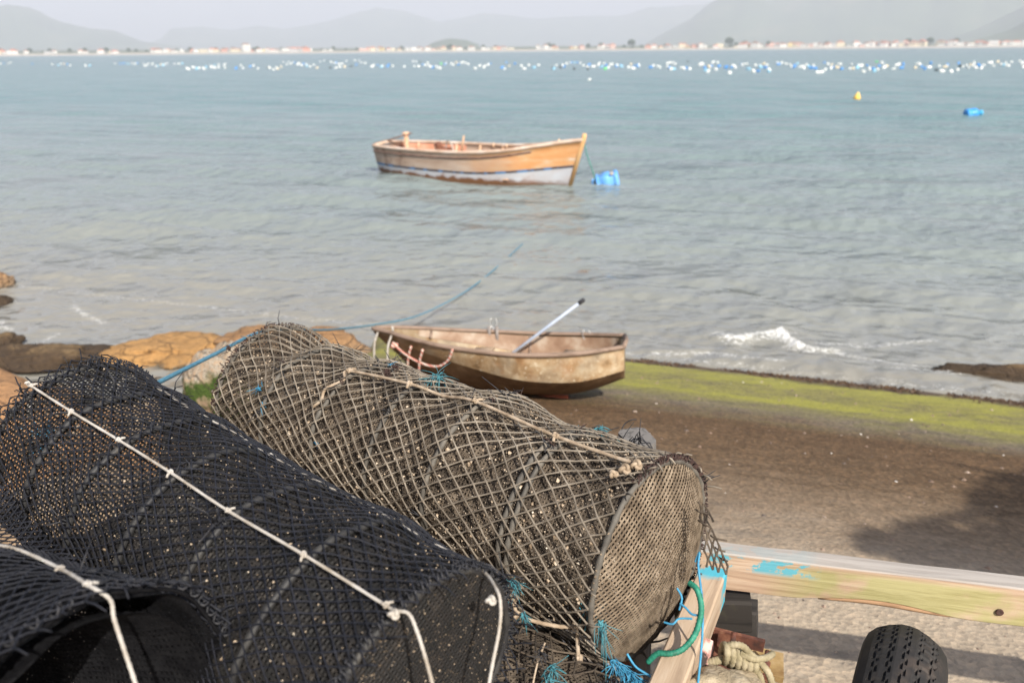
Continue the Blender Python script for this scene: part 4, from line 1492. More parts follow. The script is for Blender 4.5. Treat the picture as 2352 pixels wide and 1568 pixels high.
def build_shore():
    rr = random.Random(5)
    # beach and land behind as one strip of ground
    xs = np.linspace(-700, 3000, 160)
    V = []
    for dist, z in ((0, -1.0), (12, .5), (45, 2.6), (75, 3.2), (400, 5), (1600, 14)):
        for x in xs:
            wig = 26 * mn.noise(Vector((x * .004, 1.3, 0))) + 8 * mn.noise(Vector((x * .02, 4.3, 0)))
            p = shore_pt(x, SHORE + dist + wig)
            V.append((p.x, p.y, z + (0 if dist < 20 else .6 * mn.noise(Vector((x * .03, dist, 2))))))
    t = NT('far_beach')
    z = t.sep(t.pos())[2]
    col = t.ramp(t.maprange(z, 0, 5), [(.0, (.45, .40, .33)), (.5, (.55, .48, .40)), (.62, (.16, .18, .10)), (1, (.12, .14, .08))])
    o = link('far_beach', np_mesh('far_beach', V, grid_faces(6, len(xs))[:, ::-1]), t.done(col, .9))
    o['kind'] = 'structure'
    wallc = {'white': (.80, .78, .74), 'cream': (.76, .66, .48), 'pink': (.74, .48, .40), 'salmon': (.72, .36, .26), 'yellow': (.78, .62, .28), 'grey': (.55, .54, .53)}
    wm = {k: simple('wall_' + k, [(.3, tuple(q * .93 for q in v)), (.7, v)], .4, .85, 0) for k, v in wallc.items()}
    rm = {'red': simple('roof_red', [(.3, (.42, .16, .10)), (.7, (.55, .24, .15))], .6, .85, 0), 'brown': simple('roof_brown', [(.3, (.25, .13, .09)), (.7, (.36, .2, .13))], .6, .85, 0), 'grey': simple('roof_grey', [(.3, (.34, .33, .33)), (.7, (.46, .45, .44))], .6, .85, 0)}
    gl = simple('house_glass', [(.3, (.05, .06, .08)), (.7, (.1, .12, .14))], 1, .3, 0)
    wcache, rcache, gcache = {}, {}, {}

    def proto(w, d, h, wc, rc, rt):
        k = (w, d, h)
        if (k, wc) not in wcache:
            mb = MB(); mb.box((0, 0, h / 2 - .5), (w, d, h + 1))
            if rt == 'gable':
                pass
            me = mb.mesh('wall', False); me.materials.append(wm[wc]); wcache[k, wc] = me
        if (k, rc, rt) not in rcache:
            mb = MB()
            e = .5
            if rt == 'hip':
                hh = min(w, d) * .28
                mb.add([(-w / 2 - e, -d / 2 - e, h), (w / 2 + e, -d / 2 - e, h), (w / 2 + e, d / 2 + e, h), (-w / 2 - e, d / 2 + e, h), (-w / 4, 0, h + hh), (w / 4, 0, h + hh)],
                       [(0, 1, 5, 4), (1, 2, 5), (2, 3, 4, 5), (3, 0, 4), (3, 2, 1, 0)])
            elif rt == 'gable':
                hh = w * .26
                mb.add([(-w / 2 - e, -d / 2 - e, h), (w / 2 + e, -d / 2 - e, h), (w / 2 + e, d / 2 + e, h), (-w / 2 - e, d / 2 + e, h), (0, -d / 2 - e, h + hh), (0, d / 2 + e, h + hh)],
                       [(0, 4, 5, 3), (1, 2, 5, 4), (0, 1, 4), (2, 3, 5), (3, 2, 1, 0)])
            else:
                mb.box((0, 0, h + .3), (w + .3, d + .3, .6))
            me = mb.mesh('roof', False); me.materials.append(rm[rc]); rcache[k, rc, rt] = me
        if k not in gcache:
            out = []
            n = max(2, int(w / 4))
            for s in range(max(1, int(h / 3))):
                for i in range(n):
                    mb = MB(); mb.box((-w / 2 + (i + .5) * w / n, -d / 2 - .05, 1.6 + s * 3), (1.5, .2, 1.3))
                    me = mb.mesh('window', False); me.materials.append(gl); out.append(me)
            gcache[k] = out
        return wcache[k, wc], rcache[k, rc, rt], gcache[k]
    # density of houses along the shore, read off the picture
    segs = [(0, 40, 4), (50, 62, 1), (110, 135, 2), (178, 205, 2), (225, 240, 1), (245, 270, 2), (352, 420, 7), (442, 470, 4), (480, 500, 2), (505, 555, 4), (560, 580, 2), (590, 640, 5), (650, 715, 8), (735, 765, 2),
            (820, 850, 2), (850, 925, 6), (935, 985, 5), (985, 1060, 5), (1070, 1130, 4), (1130, 1176, 4), (1230, 1285, 6), (1310, 1340, 3), (1374, 1415, 4), (1480, 1496, 1), (1500, 1560, 5), (1560, 1625, 7), (1637, 1655, 2),
            (1690, 1716, 3), (1722, 1750, 3), (1755, 1792, 4), (1795, 1835, 5), (1838, 1930, 11), (1950, 1985, 4), (1990, 2060, 9), (2065, 2120, 7), (2155, 2195, 5), (2200, 2270, 8), (2275, 2352, 9)]
    names = {'gable': 'gabled', 'hip': 'hipped', 'flat': 'flat'}
    for x0, x1, n in segs:
        for i in range(n):
            x = x0 + (i + rr.uniform(.1, .9)) / n * (x1 - x0)
            near = x / 2352
            w = rr.choice((8, 11, 15)) ; d = 9
            h = rr.choice((3.5, 6, 6, 8)) if near > .5 else rr.choice((3.5, 5, 6))
            if 565 < x < 575: h = 14
            wc = rr.choices(list(wallc), [.48, .2, .1, .1, .06, .06] if near > .5 else [.62, .2, .06, .06, .02, .04])[0]
            rt = rr.choice(('gable', 'hip', 'hip', 'flat'))
            rc = rr.choice(('red', 'red', 'brown')) if rt != 'flat' else 'grey'
            p = shore_pt(x, SHORE + rr.uniform(60, 130))
            root = empty('house', (p.x, p.y, 2.9), (0, 0, math.atan2(-p.x, p.y) + rr.uniform(-.5, .5)))
            storeys = 'single storey' if h < 5 else ('tall' if h > 9 else 'two storey' if h < 7 else 'three storey')
            wl, rf, wins = proto(w, d, h, wc, rc, rt)
            tag(root, f'{storeys} {wc} house with {names[rt]} {rc} roof in the far shore row', 'house', f'{wc} houses on the far shore')
            child('wall', wl, None, root)
            child('roof', rf, None, root)
            for wn in wins:
                child('window', wn, None, root)
    # trees between the houses
    leaf = simple('far_foliage', [(.3, (.025, .045, .02)), (.6, (.05, .085, .035)), (.8, (.08, .12, .05))], .5, .9, 0)
    protos = []
    for k in range(4):
        mb = MB()
        for j in range(260):
            th, ph = rr.uniform(0, 6.28), math.acos(rr.uniform(-.6, 1))
            q = rr.uniform(.55, 1.0)
            c = Vector((math.sin(ph) * math.cos(th) * 4 * q, math.sin(ph) * math.sin(th) * 4 * q, 5.5 + math.cos(ph) * 3.4 * q))
            s_ = rr.uniform(.5, 1.1)
            a = Vector((rr.gauss(0, 1), rr.gauss(0, 1), rr.gauss(0, 1))).normalized() * s_
            b = a.orthogonal().normalized() * s_
            mb.add([c - a, c + b, c + a, c - b], [(0, 1, 2, 3)])
        cr = mb.mesh('crown', False); cr.materials.append(leaf)
        mb = MB(); mb.tube([Vector((0, 0, -1)), Vector((.2, 0, 3)), Vector((0, .2, 5.5))], [.4, .3, .15], 6)
        tr = mb.mesh('trunk'); tr.materials.append(M['brown_twine'])
        protos.append((cr, tr))
    spots = [(1450, 2.0), (1674, 2.3), (1110, 1.2), (1035, 1.3), (1260, 1.5), (1380, 1.4), (1710, 1.5), (1765, 1.4), (2085, 1.6), (2135, 1.7), (2195, 1.6)]
    for k in range(64):
        spots.append((rr.uniform(0, 2352), rr.uniform(.6, 1.25)))
    for x, s in spots:
        p = shore_pt(x, SHORE + rr.uniform(140, 240))
        root = empty('tree', (p.x, p.y, 3.2))
        root.scale = (s, s, s)
        big = s > 1.9
        tag(root, ('tallest dark tree above the far houses, right of centre' if s > 2.2 else 'big dark rounded tree in the far shore row, left of the tallest one') if big else 'dark leafy tree standing among the far shore houses', 'tree', None if big else 'trees along the far shore')
        cr, tr = rr.choice(protos)
        child('crown', cr, None, root)
        child('trunk', tr, None, root)
    # hazy ranges
    def ridge(name, pts, dist, depth, col, seed):
        n = 150
        xs = [p[0] for p in pts]
        hx = np.linspace(xs[0], xs[-1], n)
        hy = np.interp(hx, xs, [p[1] for p in pts])
        V = []
        fr = [(-1, 0), (-.75, .22), (-.5, .52), (-.25, .82), (0, 1), (.35, .8), (.7, .4), (1, 0)]
        for f, hh in fr:
            for x, y in zip(hx, hy):
                p = shore_pt(x, dist + f * depth)
                top = (horizon_y(x) - y) / F * dist / 1.0 * math.cos(TH) * 1.06 + 4
                top = max(top, 6)
                nz = 1 + .22 * mn.noise(Vector((x * .012, f * 2.2, seed))) + .1 * mn.noise(Vector((x * .04, f * 5, seed + 9)))
                V.append((p.x, p.y, 3 + top * hh * (nz if hh < 1 else 1 + .03 * mn.noise(Vector((x * .05, 0, seed))))))
        o = link(name, np_mesh(name, V, grid_faces(len(fr), n)[:, ::-1]), col)
        o['kind'] = 'structure'
    hm = simple('hill_forest', [(.3, (.05, .085, .04)), (.55, (.085, .125, .06)), (.8, (.16, .16, .09))], .004, .95, 0)
    ridge('hills', [(-400, 70), (-150, 50), (0, 46), (40, 40), (92, 45), (150, 68), (220, 80), (270, 82), (330, 102), (420, 112)], 6200, 900, hm, 1)
    ridge('hills', [(330, 110), (375, 96), (400, 77), (470, 73), (535, 79), (600, 70), (662, 76), (760, 60), (820, 44), (870, 33), (930, 38), (1010, 60), (1060, 52), (1110, 42), (1165, 46), (1230, 53), (1320, 48), (1430, 47), (1480, 32), (1560, 28), (1620, 26), (1800, 40), (2000, 60)], 8600, 1500, hm, 2)
    ridge('hills', [(1480, 104), (1530, 78), (1580, 56), (1620, 26), (1650, 13), (1705, 10), (1755, 20), (1800, 9), (1850, 0), (1950, -24), (2100, -40), (2300, -30), (2600, 0), (3000, 40)], 5600, 1100, hm, 3)
    ridge('hills', [(2150, 100), (2235, 78), (2290, 56), (2352, 33), (2500, 10), (2800, 0), (3100, 10)], 4400, 700, hm, 4)
    ridge('hills', [(2230, 98), (2310, 80), (2352, 62), (2450, 35), (2600, 20), (3000, 30)], 3200, 500, hm, 5)
    ridge('hills', [(985, 106), (1010, 98), (1035, 94), (1070, 97), (1100, 106)], 3300, 300, hm, 6)


# ------------------------------------------------------------------ the traps on the cart
def build_traps():
    # grey trap
    dent = lambda u, v: (-.036 * math.exp(-((u - .12) / .045) ** 2) * max(0, math.cos(v + .35)) ** 2 + .014 * math.exp(-((u - .60) / .2) ** 2) * max(0, math.cos(v)) - .012 * math.exp(-((u - .78) / .05) ** 2) * max(0, math.cos(v + .3)) ** 2
                         + .012 * math.exp(-((u - .03) / .05) ** 2) * max(0, math.cos(v)) - .010 * math.exp(-((u - .27) / .04) ** 2) * max(0, math.cos(v + .4)) ** 2)
    g = Trap((-.743, 2.350, 2.375), (.287, 1.425, 2.398), R0=.208, R1=.215, us=[0, .165, .335, .50, .66, .835, 1.0], sag=.055, seed=2, dent=dent)
    root = empty('fish_trap', (-.23, 1.89, 2.18))
    tag(root, 'mud stained grey cylindrical net trap lying farthest back, tan cord along it', 'fish trap', None)
    g.hoops(M['hoop_tan'], root, .0062, double=(5,))
    g.outer('outer_net', M['net_tan'], root, 52, 37, .0022, off=.008, jit=.08, warp=.22)
    g.inner('inner_net', M['net_tan_in'], root, .0088, -.014, .46)
    g.grit(M['grit'], root, 7500, (.0012, .0044), -.010)
    g.panel('end_net', M['net_face'], root, 1, .0090, .54, .05, 0, .0)
    g.panel('back_net', M['net_tan_in'], root, 0, .0092, .45, .02)
    g.edging('edge_lacing', M['brown_twine'], root, 1, .005, 190, vr=(-2.6, .35))
    g.edging('edge_lacing', M['brown_twine'], root, 0, .005, 120)
    ph = .13
    end = g.P(1, ph, .012, 0)
    p3 = g.P(g.us[2], ph + .1, .011, 0)
    lash(g, [ph + .12, ph + .04, ph, ph, ph + .02, ph], [g.us[2], g.us[3], .58, g.us[4], g.us[5], .99], .0042, M['tan_rope'], root,
         [(g.us[2], ph + .12), (g.us[3], ph + .04), (g.us[4], ph), (g.us[5], ph + .02)], seed=1, ksize=.9,
         pre=[at(718, 935, 2.13), at(738, 918, 2.125), at(748, 893, 2.13), at(790, 872, 2.14)])
    for k, (x, y) in enumerate(((1447, 1086), (1460, 1103), (1440, 1118))):
        mb = MB()
        c = g.P(.985 - .01 * k, .16 + .09 * k, .016)
        mb.tube(knot_pts(c, RT, UP, FW, .010 if k < 2 else .007, k), .0042, 7)
        mb.build('knot', M['tan_rope'], root)
    # lower tan cord under the end
    low = [at(1165, 1362, 1.62), at(1180, 1382, 1.60), at(1188, 1408, 1.60), at(1225, 1425, 1.60), at(1285, 1438, 1.6), at(1322, 1440, 1.6), at(1326, 1470, 1.6), at(1328, 1508, 1.6)]
    o = cord('hanging_cord', low, .0042, M['tan_rope'], root, samples=60)
    for k, (x, y) in enumerate(((1178, 1372), (1190, 1412), (1324, 1438), (1328, 1512))):
        mb = MB()
        mb.tube(knot_pts(at(x, y, 1.597), RT, UP, FW, .008, k + 3), .004, 7)
        mb.build('knot', M['tan_rope'], o)
    g.ties(M['dark_twine'], root, 34, seed=5, ln=(.015, .05))
    g.ties(M['brown_twine'], root, 12, seed=8, ln=(.01, .035), vrange=(-.9, .5))
    for k, (x, y, d, n, L, dr) in enumerate(((595, 893, 2.26, 12, .03, (-.3, 0, 1)), (600, 925, 2.25, 10, .018, (.3, 0, -1)), (1008, 868, 2.05, 34, .042, (0, -.2, 1)), (985, 876, 2.06, 24, .028, (-1, 0, .1)), (722, 1016, 2.1, 8, .014, (.8, 0, -.2)), (896, 838, 2.2, 6, .015, (.3, 0, .8)),
                                            (1372, 990, 1.83, 40, .034, (1, -.2, .9)), (1345, 994, 1.84, 26, .024, (.2, -.2, .6)), (1180, 1335, 1.6, 34, .028, (.1, -.3, .2)), (1345, 1390, 1.56, 22, .034, (.8, -.2, -.5)), (1380, 1430, 1.55, 20, .045, (.2, -.1, -1)), (1200, 1410, 1.58, 20, .022, (.5, 0, -.6)))):
        tuft('twine_tuft', at(x, y, d), dr, n, L, .45, M['teal'] if k not in (0, 1, 4, 5) else M['blue_twine'], root, .00085, k + 50)
    for k, (x, y, d, n, L, dr) in enumerate(((888, 850, 2.14, 26, .030, (.1, 0, -1)), (905, 842, 2.14, 14, .026, (1, 0, .1)), (1162, 920, 1.98, 16, .022, (0, 0, 1)), (1172, 945, 1.96, 14, .02, (0, 0, -1)), (1060, 945, 2.0, 12, .016, (0, 0, 1)), (1470, 1120, 1.69, 30, .03, (-1, 0, -.5)), (1500, 1085, 1.7, 34, .03, (-.3, 0, .3)), (1440, 1140, 1.68, 24, .028, (-.6, 0, -.6)), (525, 800, 2.46, 9, .045, (0, 0, 1)))):
        tuft('twine_tuft', at(x, y, d), dr, n, L, .55, M['brown_twine'], root, .0009, k + 90)
    # torn scrap of net hanging off the end
    mb = MB()
    nd = {}
    for i in range(9):
        for j in range(4):
            x = 1602 + j * 15 + (i % 2) * 7 + i * 2.5 + random.uniform(-2, 2)
            y = 1150 + i * 19 + j * 5 + random.uniform(-2, 2)
            nd[i, j] = at(x, y, 1.60 - .002 * i)
    for i in range(8):
        for j in range(4):
            if j > .3 + i * .45 and j > 1: continue
            for jj in ((j, j - 1) if i % 2 == 0 else (j, j + 1)):
                if (i + 1, jj) in nd:
                    mb.tube([nd[i, j], nd[i, j].lerp(nd[i + 1, jj], .5) + Vector((0, 0, .001)), nd[i + 1, jj]], [.0026, .0018, .0026], 5)
    for x, y, dx, dy in ((1650, 1262, 16, 4), (1660, 1285, 12, 3), (1640, 1235, 30, 6), (1612, 1200, 22, 12), (1606, 1175, 20, 4), (1598, 1310, 14, 8)):
        mb.tube([at(x - 8, y - 6, 1.6), at(x, y, 1.59), at(x + dx, y + dy, 1.59)], .0018, 5)
    mb.build('net_scrap', M['net_tan_in'], root)

    # black trap
    bus = [0, .155, .31, .475, .64, .825, 1.0]
    bd = lambda u, v: -.02 * (1 - u) ** 2 * max(0, math.cos(v + 2.0)) + .012 * math.exp(-((u - .02) / .08) ** 2) * max(0, math.cos(v - .2))
    b = Trap((-.917, 1.566, 2.575), (-.145, .954, 2.484), R0=.198, R1=.212, us=bus, sag=.035, seed=6, dent=bd)
    rb = empty('fish_trap', (-.53, 1.26, 2.30))
    tag(rb, 'black cylindrical net trap with knotted white cord, lying in front of the grey one', 'fish trap')
    b.hoops(M['hoop'], rb, .0062)
    b.outer('outer_net', M['net_black'], rb, 60, 62, .0014, off=.007, jit=.09, warp=.4, u0=-.03, u1=1.02)
    b.inner('inner_net', M['net_black_in'], rb, .0085, -.012, .37)
    b.grit(M['grit'], rb, 4200, (.0008, .0024), -.008)
    b.panel('end_net', M['net_black_in'], rb, 1, .0085, .36, .015)
    b.grit(M['grit_dark'], rb, 1500, (.0007, .0018), 0, 'end')
    b.edging('edge_lacing', M['dark_twine'], rb, 1, .005, 120, .01)
    b.edging('edge_lacing', M['dark_twine'], rb, 0, .005, 110, .02)
    vb = [.42, .40, .36, .34, .33, .30, .27]
    e6 = b.P(1, .5, .012, 0)
    lash(b, vb, [bus[0] - .02] + bus[1:-1] + [.99], .0025, M['white_rope'], rb, [(bus[k] if k < 6 else .99, vb[k]) for k in range(7)], seed=3,
         post=[at(905, 1402, 1.06), at(938, 1408, 1.05), at(958, 1450, 1.04), at(980, 1520, 1.03), at(1000, 1600, 1.02), at(1010, 1680, 1.02)])
    # second cord on the far side, hanging over the end
    vs2 = [-.52, -.55, -.58, -.60, -.62, -.64, -.66, -.70]
    us2 = [.12, .25, .38, .5, .62, .75, .88, .99]
    lash(b, vs2, us2, .0026, M['white_rope'], rb, [(.5, -.6), (.83, -.65)], off=.001, seed=9,
         post=[at(1140, 1352, 1.17), at(1150, 1395, 1.15), at(1146, 1450, 1.14), at(1132, 1520, 1.13), at(1118, 1600, 1.13), at(1110, 1660, 1.13)])
    for k, (x, y, d) in enumerate(((905, 1410, 1.05), (1128, 1378, 1.15), (70, 930, 1.82), (66, 880, 1.85))):
        mb = MB()
        mb.tube(knot_pts(at(x, y, d), RT, UP, FW, .0062, k + 11), .0028, 7)
        mb.build('knot', M['white_rope'], rb)
    cord('cord_end', [at(78, 905, 1.82), at(70, 930, 1.82), at(64, 955, 1.81)], .005, M['white_rope'], rb)
    b.ties(M['dark_twine'], rb, 30, seed=15, ln=(.02, .06))
    for k, (x, y, d) in enumerate(((85, 1000, 2.3), (110, 985, 2.25), (95, 1040, 2.2))):
        tuft('twine_tuft', at(x, y, d - .28), (0, 0, 1), 18, .04, .6, M['blue_twine'], rb, .0016, k + 150)

    # front trap, close to the camera, its end hoop open
    c = Trap((-1.19, 1.12, 2.45), (-.515, .765, 2.562), R0=.215, R1=.222, us=[0, .22, .42, .62, .82, 1.0], sag=.03, seed=9)
    rc = empty('fish_trap', (-.95, .9, 2.24))
    tag(rc, 'black net trap nearest the camera, its round open end dark', 'fish trap')
    M['shade_black'] = simple('shaded_black_net', [(.35, (.002, .002, .003)), (.7, (.007, .007, .008))], 40, .8, .2, .002, 200, .15)  # black net darkened further, shade inside the open end put into the colour
    c.hoops(M['shade_black'], rc, .003)
    c.outer('outer_net', M['net_black'], rc, 68, 54, .0014, off=.007, jit=.08, warp=.5, u1=1.03)
    c.inner('inner_net', M['shade_black'], rc, .0085, -.012, .30)
    # funnel leading inwards from the open end
    fn = Trap(c.P(.985, 0, 0, 0) - c.n1 * c.R1, c.A + c.d * c.L * .35, R0=.185, R1=.07, us=[0, .5, 1], sag=.0, seed=10)
    fn.inner('funnel_net', M['shade_black'], rc, .0085, 0, .25)
    c.edging('edge_lacing', M['dark_twine'], rc, 1, .004, 60, .018)
    lash(c, [-.62, -.60, -.55, -.45, -.25], [.25, .45, .62, .82, .985], .0026, M['white_rope'], rc, [(.82, -.45), (.985, -.25)], off=.009, seed=4,
         post=[at(252, 1375, .98), at(262, 1420, .97), at(285, 1490, .96), at(310, 1565, .95), at(335, 1650, .95)])
    # loose net hanging across the gap to the black trap
    mb = MB()
    nd = {}
    Na, Nt = 44, 12
    for i in range(int(Na * .80)):
        for j in range(Nt + 1):
            a_ = (i + (.5 if j % 2 else 0)) / Na
            t_ = j / Nt
            p0 = b.P(.06 + .80 * a_, 1.25 + .35 * a_, .012, .5)
            p1 = c.P(.02 + 1.0 * a_, -.75 + .15 * a_, .012, .5)
            q = p0.lerp(p1, t_)
            q.z -= .034 * math.sin(math.pi * t_) * (1 - .5 * a_)
            q += Vector((mn.noise(q * 11), mn.noise(q * 11 + Vector((9, 9, 9))), mn.noise(q * 9 + Vector((4, 0, 2))))) * .006
            nd[i, j] = q
    for j in range(Nt):
        for i in range(int(Na * .80)):
            for ii in ((i, i - 1) if j % 2 == 0 else (i, i + 1)):
                if (ii, j + 1) in nd:
                    p0, p2 = nd[i, j], nd[ii, j + 1]
                    mb.tube([p0, p0.lerp(p2, .5), p2], [.0019, .0013, .0019], 5, cap=False)
    mb.build('net_drape', M['net_black'], rc)
    c.ties(M['dark_twine'], rc, 12, seed=25, ln=(.02, .05))

    # traps of the lower layer
    lo = Trap((-.62, 2.0, 2.10), (.125, 1.16, 2.10), R0=.19, R1=.19, us=[0, .2, .4, .6, .8, 1.0], sag=.03, seed=14)
    rl = empty('fish_trap', (-.25, 1.55, 1.92))
    tag(rl, 'brown net trap at the bottom of the pile, under the grey one', 'fish trap')
    lo.hoops(M['hoop'], rl, .006)
    lo.outer('outer_net', M['net_tan_in'], rl, 40, 26, .0022, off=.007)
    lo.inner('inner_net', M['net_tan_in'], rl, .009, -.012, .42)
    lo.panel('end_net', M['net_face'], rl, 1, .0095, .42, .02)
    lo.edging('edge_lacing', M['dark_twine'], rl, 1, .005, 90, .02)
    cord('dry_stalk', [at(1252, 1475, 1.5), at(1235, 1520, 1.48), at(1222, 1580, 1.46)], .0018, M['tan_rope'], rl)
    for k, (x, y) in enumerate(((1255, 1555), (1268, 1535), (1240, 1500))):
        tuft('twine_tuft', at(x, y, 1.47), (.2, -.3, .6), 22, .028, .7, M['teal'] if k < 2 else M['dark_twine'], rl, .0009, 200 + k)


# ------------------------------------------------------------------ the cart
def oriented(a, b, up=Vector((0, 0, 1))):
    """matrix with x along a->b"""
    x = (b - a).normalized()
    y = up.cross(x).normalized()
    z = x.cross(y)
    m = Matrix((x, y, z)).transposed().to_4x4()
    m.translation = a
    return m


def plank(name, a, b, w, h, mat, root, bevel=.004, rough=0.0, seed=0, notch=None):
    """board from a to b (centre of its near end to far end), wavering a little in thickness"""
    m = oriented(a, b)
    L = (b - a).length
    mb = MB()
    n = max(2, int(L / .03))
    rr = random.Random(seed)
    prof = [(-w / 2 + bevel, -h / 2), (w / 2 - bevel, -h / 2), (w / 2, -h / 2 + bevel), (w / 2, h / 2 - bevel), (w / 2 - bevel, h / 2), (-w / 2 + bevel, h / 2), (-w / 2, h / 2 - bevel), (-w / 2, -h / 2 + bevel)]
    vs = []
    for i in range(n + 1):
        x = L * i / n
        for y, z in prof:
            o = rough * mn.noise(Vector((x * 6, y * 30 + seed, z * 30)))
            zz = z
            if notch and z < 0:
                zz = z + notch(x)
            vs.append(Vector((x, y + o * .7, zz + o)))
    fs = []
    for i in range(n):
        for j in range(8):
            q = (j + 1) % 8
            fs.append((i * 8 + j, i * 8 + q, i * 8 + 8 + q, i * 8 + 8 + j)[::-1])
    fs.append(tuple(range(8)))
    fs.append(tuple(n * 8 + k for k in range(7, -1, -1)))
    mb.add(vs, fs)
    me = mb.mesh(name, False)
    o = link(name, me, mat, None)
    o.parent = root
    o.matrix_parent_inverse = parent_world(root).inverted()
    o.location = m.translation
    o.rotation_euler = m.to_euler()
    return o


def build_cart():
    root = empty('boat_trailer', (.2, 1.5, ramp_z(.2, 1.5)))
    tag(root, 'home made wooden boat trailer under the traps, green stained beam and bald tyre', 'trailer')
    H = 2.25
    t0, t1 = onz(1612, 1237, H), onz(2352, 1322, H)
    f0, f1 = onz(1655, 1259, H), onz(2352, 1338, H)
    dirv = (t1 - t0).normalized()
    wdt = .052
    a = t0 + Vector((dirv.y, -dirv.x, 0)) * wdt / 2 + Vector((0, 0, -.052)) - dirv * .02
    b = a + dirv * 1.75
    bm_ = NT('green_stained_beam')
    c = bm_.coord()
    x = bm_.sep(c)
    g = bm_.noise(1.0, 8, .65, bm_.mapping(c, (3, 55, 55)), .8)
    col = bm_.ramp(g, [(.28, (.27, .175, .115)), (.5, (.42, .30, .21)), (.72, (.50, .39, .295))])
    gm = bm_.math('MULTIPLY', bm_.ramp(bm_.noise(6.5, 5, .58, bm_.mapping(c, (1, 1, 1.3))), [(.36, 0), (.50, 1)]), bm_.maprange(x[0], .16, .30))
    gm = bm_.math('MULTIPLY', gm, bm_.maprange(x[2], .046, .03))
    col = bm_.mix(bm_.math('MULTIPLY', gm, .85), col, bm_.ramp(g, [(.3, (.22, .21, .075)), (.6, (.36, .34, .155))]))
    tp = bm_.maprange(x[2], .046, .050)
    col = bm_.mix(tp, col, bm_.ramp(g, [(.3, (.25, .225, .20)), (.6, (.36, .33, .30))]))
    pm = bm_.math('MULTIPLY', bm_.math('MULTIPLY', bm_.maprange(x[0], .30, .26), bm_.maprange(x[2], .004, .016)), bm_.ramp(bm_.noise(20, 8, .7, bm_.mapping(c, (.7, 1, 1.2), loc=(.3, 0, .2))), [(.50, 0), (.53, .9)]))
    pm = bm_.math('MULTIPLY', pm, bm_.maprange(x[2], .049, .046, .15, 1))
    col = bm_.mix(pm, col, (.07, .34, .43))
    col = bm_.mix(bm_.math('MULTIPLY', bm_.ramp(bm_.noise(7, 4, .5, bm_.mapping(c, (1, 1, 1), loc=(3, 1, 0))), [(.62, 0), (.68, .7)]), bm_.maprange(x[0], .35, .2)), col, (.62, .32, .13))
    beam_m = bm_.done(col, .85, bm_.bump(g, .5, .004), .25)
    nz = lambda s: .022 * max(0, math.sin((s - .22) / .42 * math.pi)) ** 2 if .22 < s < .64 else .0
    beam = plank('beam', a, b, wdt, .104, beam_m, root, .003, .0022, 3, nz)
    # torn splinter under the beam and the bolt hole
    mb = MB()
    w = oriented(a, b)
    pts = [w @ Vector((s, -wdt / 2 + .006, -.052 + nz(s) - .007 * math.sin((s - .3) * 11))) for s in np.linspace(.30, .60, 12)]
    mb.tube(pts, [.003 + .004 * math.sin(k / 11 * math.pi) for k in range(12)], 6)
    mb.build('splinter', wood('raw_splinter', (.30, .18, .10), (.12, .065, .035), 0, 40), root)
    mb = MB()
    q = onz(2297, 1410, 2.18)
    hole = w @ Vector(((w.inverted() @ q).x, -wdt / 2 - .0015, -.016))
    nrm = -(w.to_3x3() @ Vector((0, 1, 0)))
    mb.lathe([(.0085, 0), (.0085, .003), (.0065, .0034), (.0, .0015)], 14, oriented(hole, hole + nrm, dirv) @ Matrix.Rotation(R(90), 4, 'Y'))
    mb.build('bolt', simple('rusty_bolt', [(.3, (.03, .016, .012)), (.7, (.09, .04, .03))], 60, .8), beam)
    # cross plank running towards the camera
    pa = onz(1640, 1300, 2.285)
    pb = onz(1500, 1640, 2.285)
    dv = (pb - pa).normalized()
    pl_m = NT('cross_plank_wood')
    c = pl_m.coord(); x = pl_m.sep(c)
    g = pl_m.noise(1.0, 8, .65, pl_m.mapping(c, (4, 50, 50)), .8)
    col = pl_m.ramp(g, [(.28, (.24, .17, .115)), (.5, (.40, .30, .21)), (.72, (.48, .39, .30))])
    col = pl_m.mix(pl_m.math('MULTIPLY', pl_m.maprange(x[0], .06, .035), pl_m.ramp(pl_m.noise(20, 4, .5), [(.42, 0), (.48, 1)])), col, (.07, .34, .43))
    plm = pl_m.done(col, .85, pl_m.bump(g, .5, .003), .25)
    plank('cross_plank', pa - Vector((0, 0, .045)), pb - Vector((0, 0, .045)), .062, .09, plm, root, .004, .002, 8)
    tar = wood('tarred_timber', (.045, .04, .036), (.016, .014, .013), 0, 30)
    p = at(1690, 1385, 1.95)
    tb0, tb1 = at(1560, 1392, 2.0) + Vector((0, .05, -.04)), at(1738, 1410, 1.97) + Vector((0, .05, -.02))
    plank('timber_block', tb0, tb1, .085, .095, wood('tarred_timber', (.028, .024, .021), (.010, .009, .008), 0, 30, ((.07, .065, .035), .58, None)), root, .006, .004, 4)
    p0, p1 = at(1700, 1455, 1.99) + Vector((0, .06, 0)), at(1756, 1462, 1.97) + Vector((0, .06, 0))
    plank('timber_block', p0, p1, .06, .09, tar, root, .006, .003, 6)
    rust = simple('rusted_steel', [(.3, (.035, .016, .012)), (.5, (.10, .035, .022)), (.62, (.17, .07, .04)), (.78, (.30, .19, .13))], 35, .8, .4, .002)
    mb = MB()
    br = at(1675, 1490, 1.82)
    mm = oriented(at(1620, 1488, 1.83), at(1745, 1520, 1.80))
    mb.box((.07, 0, -.012), (.17, .09, .010), mm)
    mb.box((.03, .03, .012), (.19, .010, .05), mm)
    mb.box((.11, -.03, .002), (.06, .04, .012), mm)
    bk = mb.build('bracket', rust, root, False)
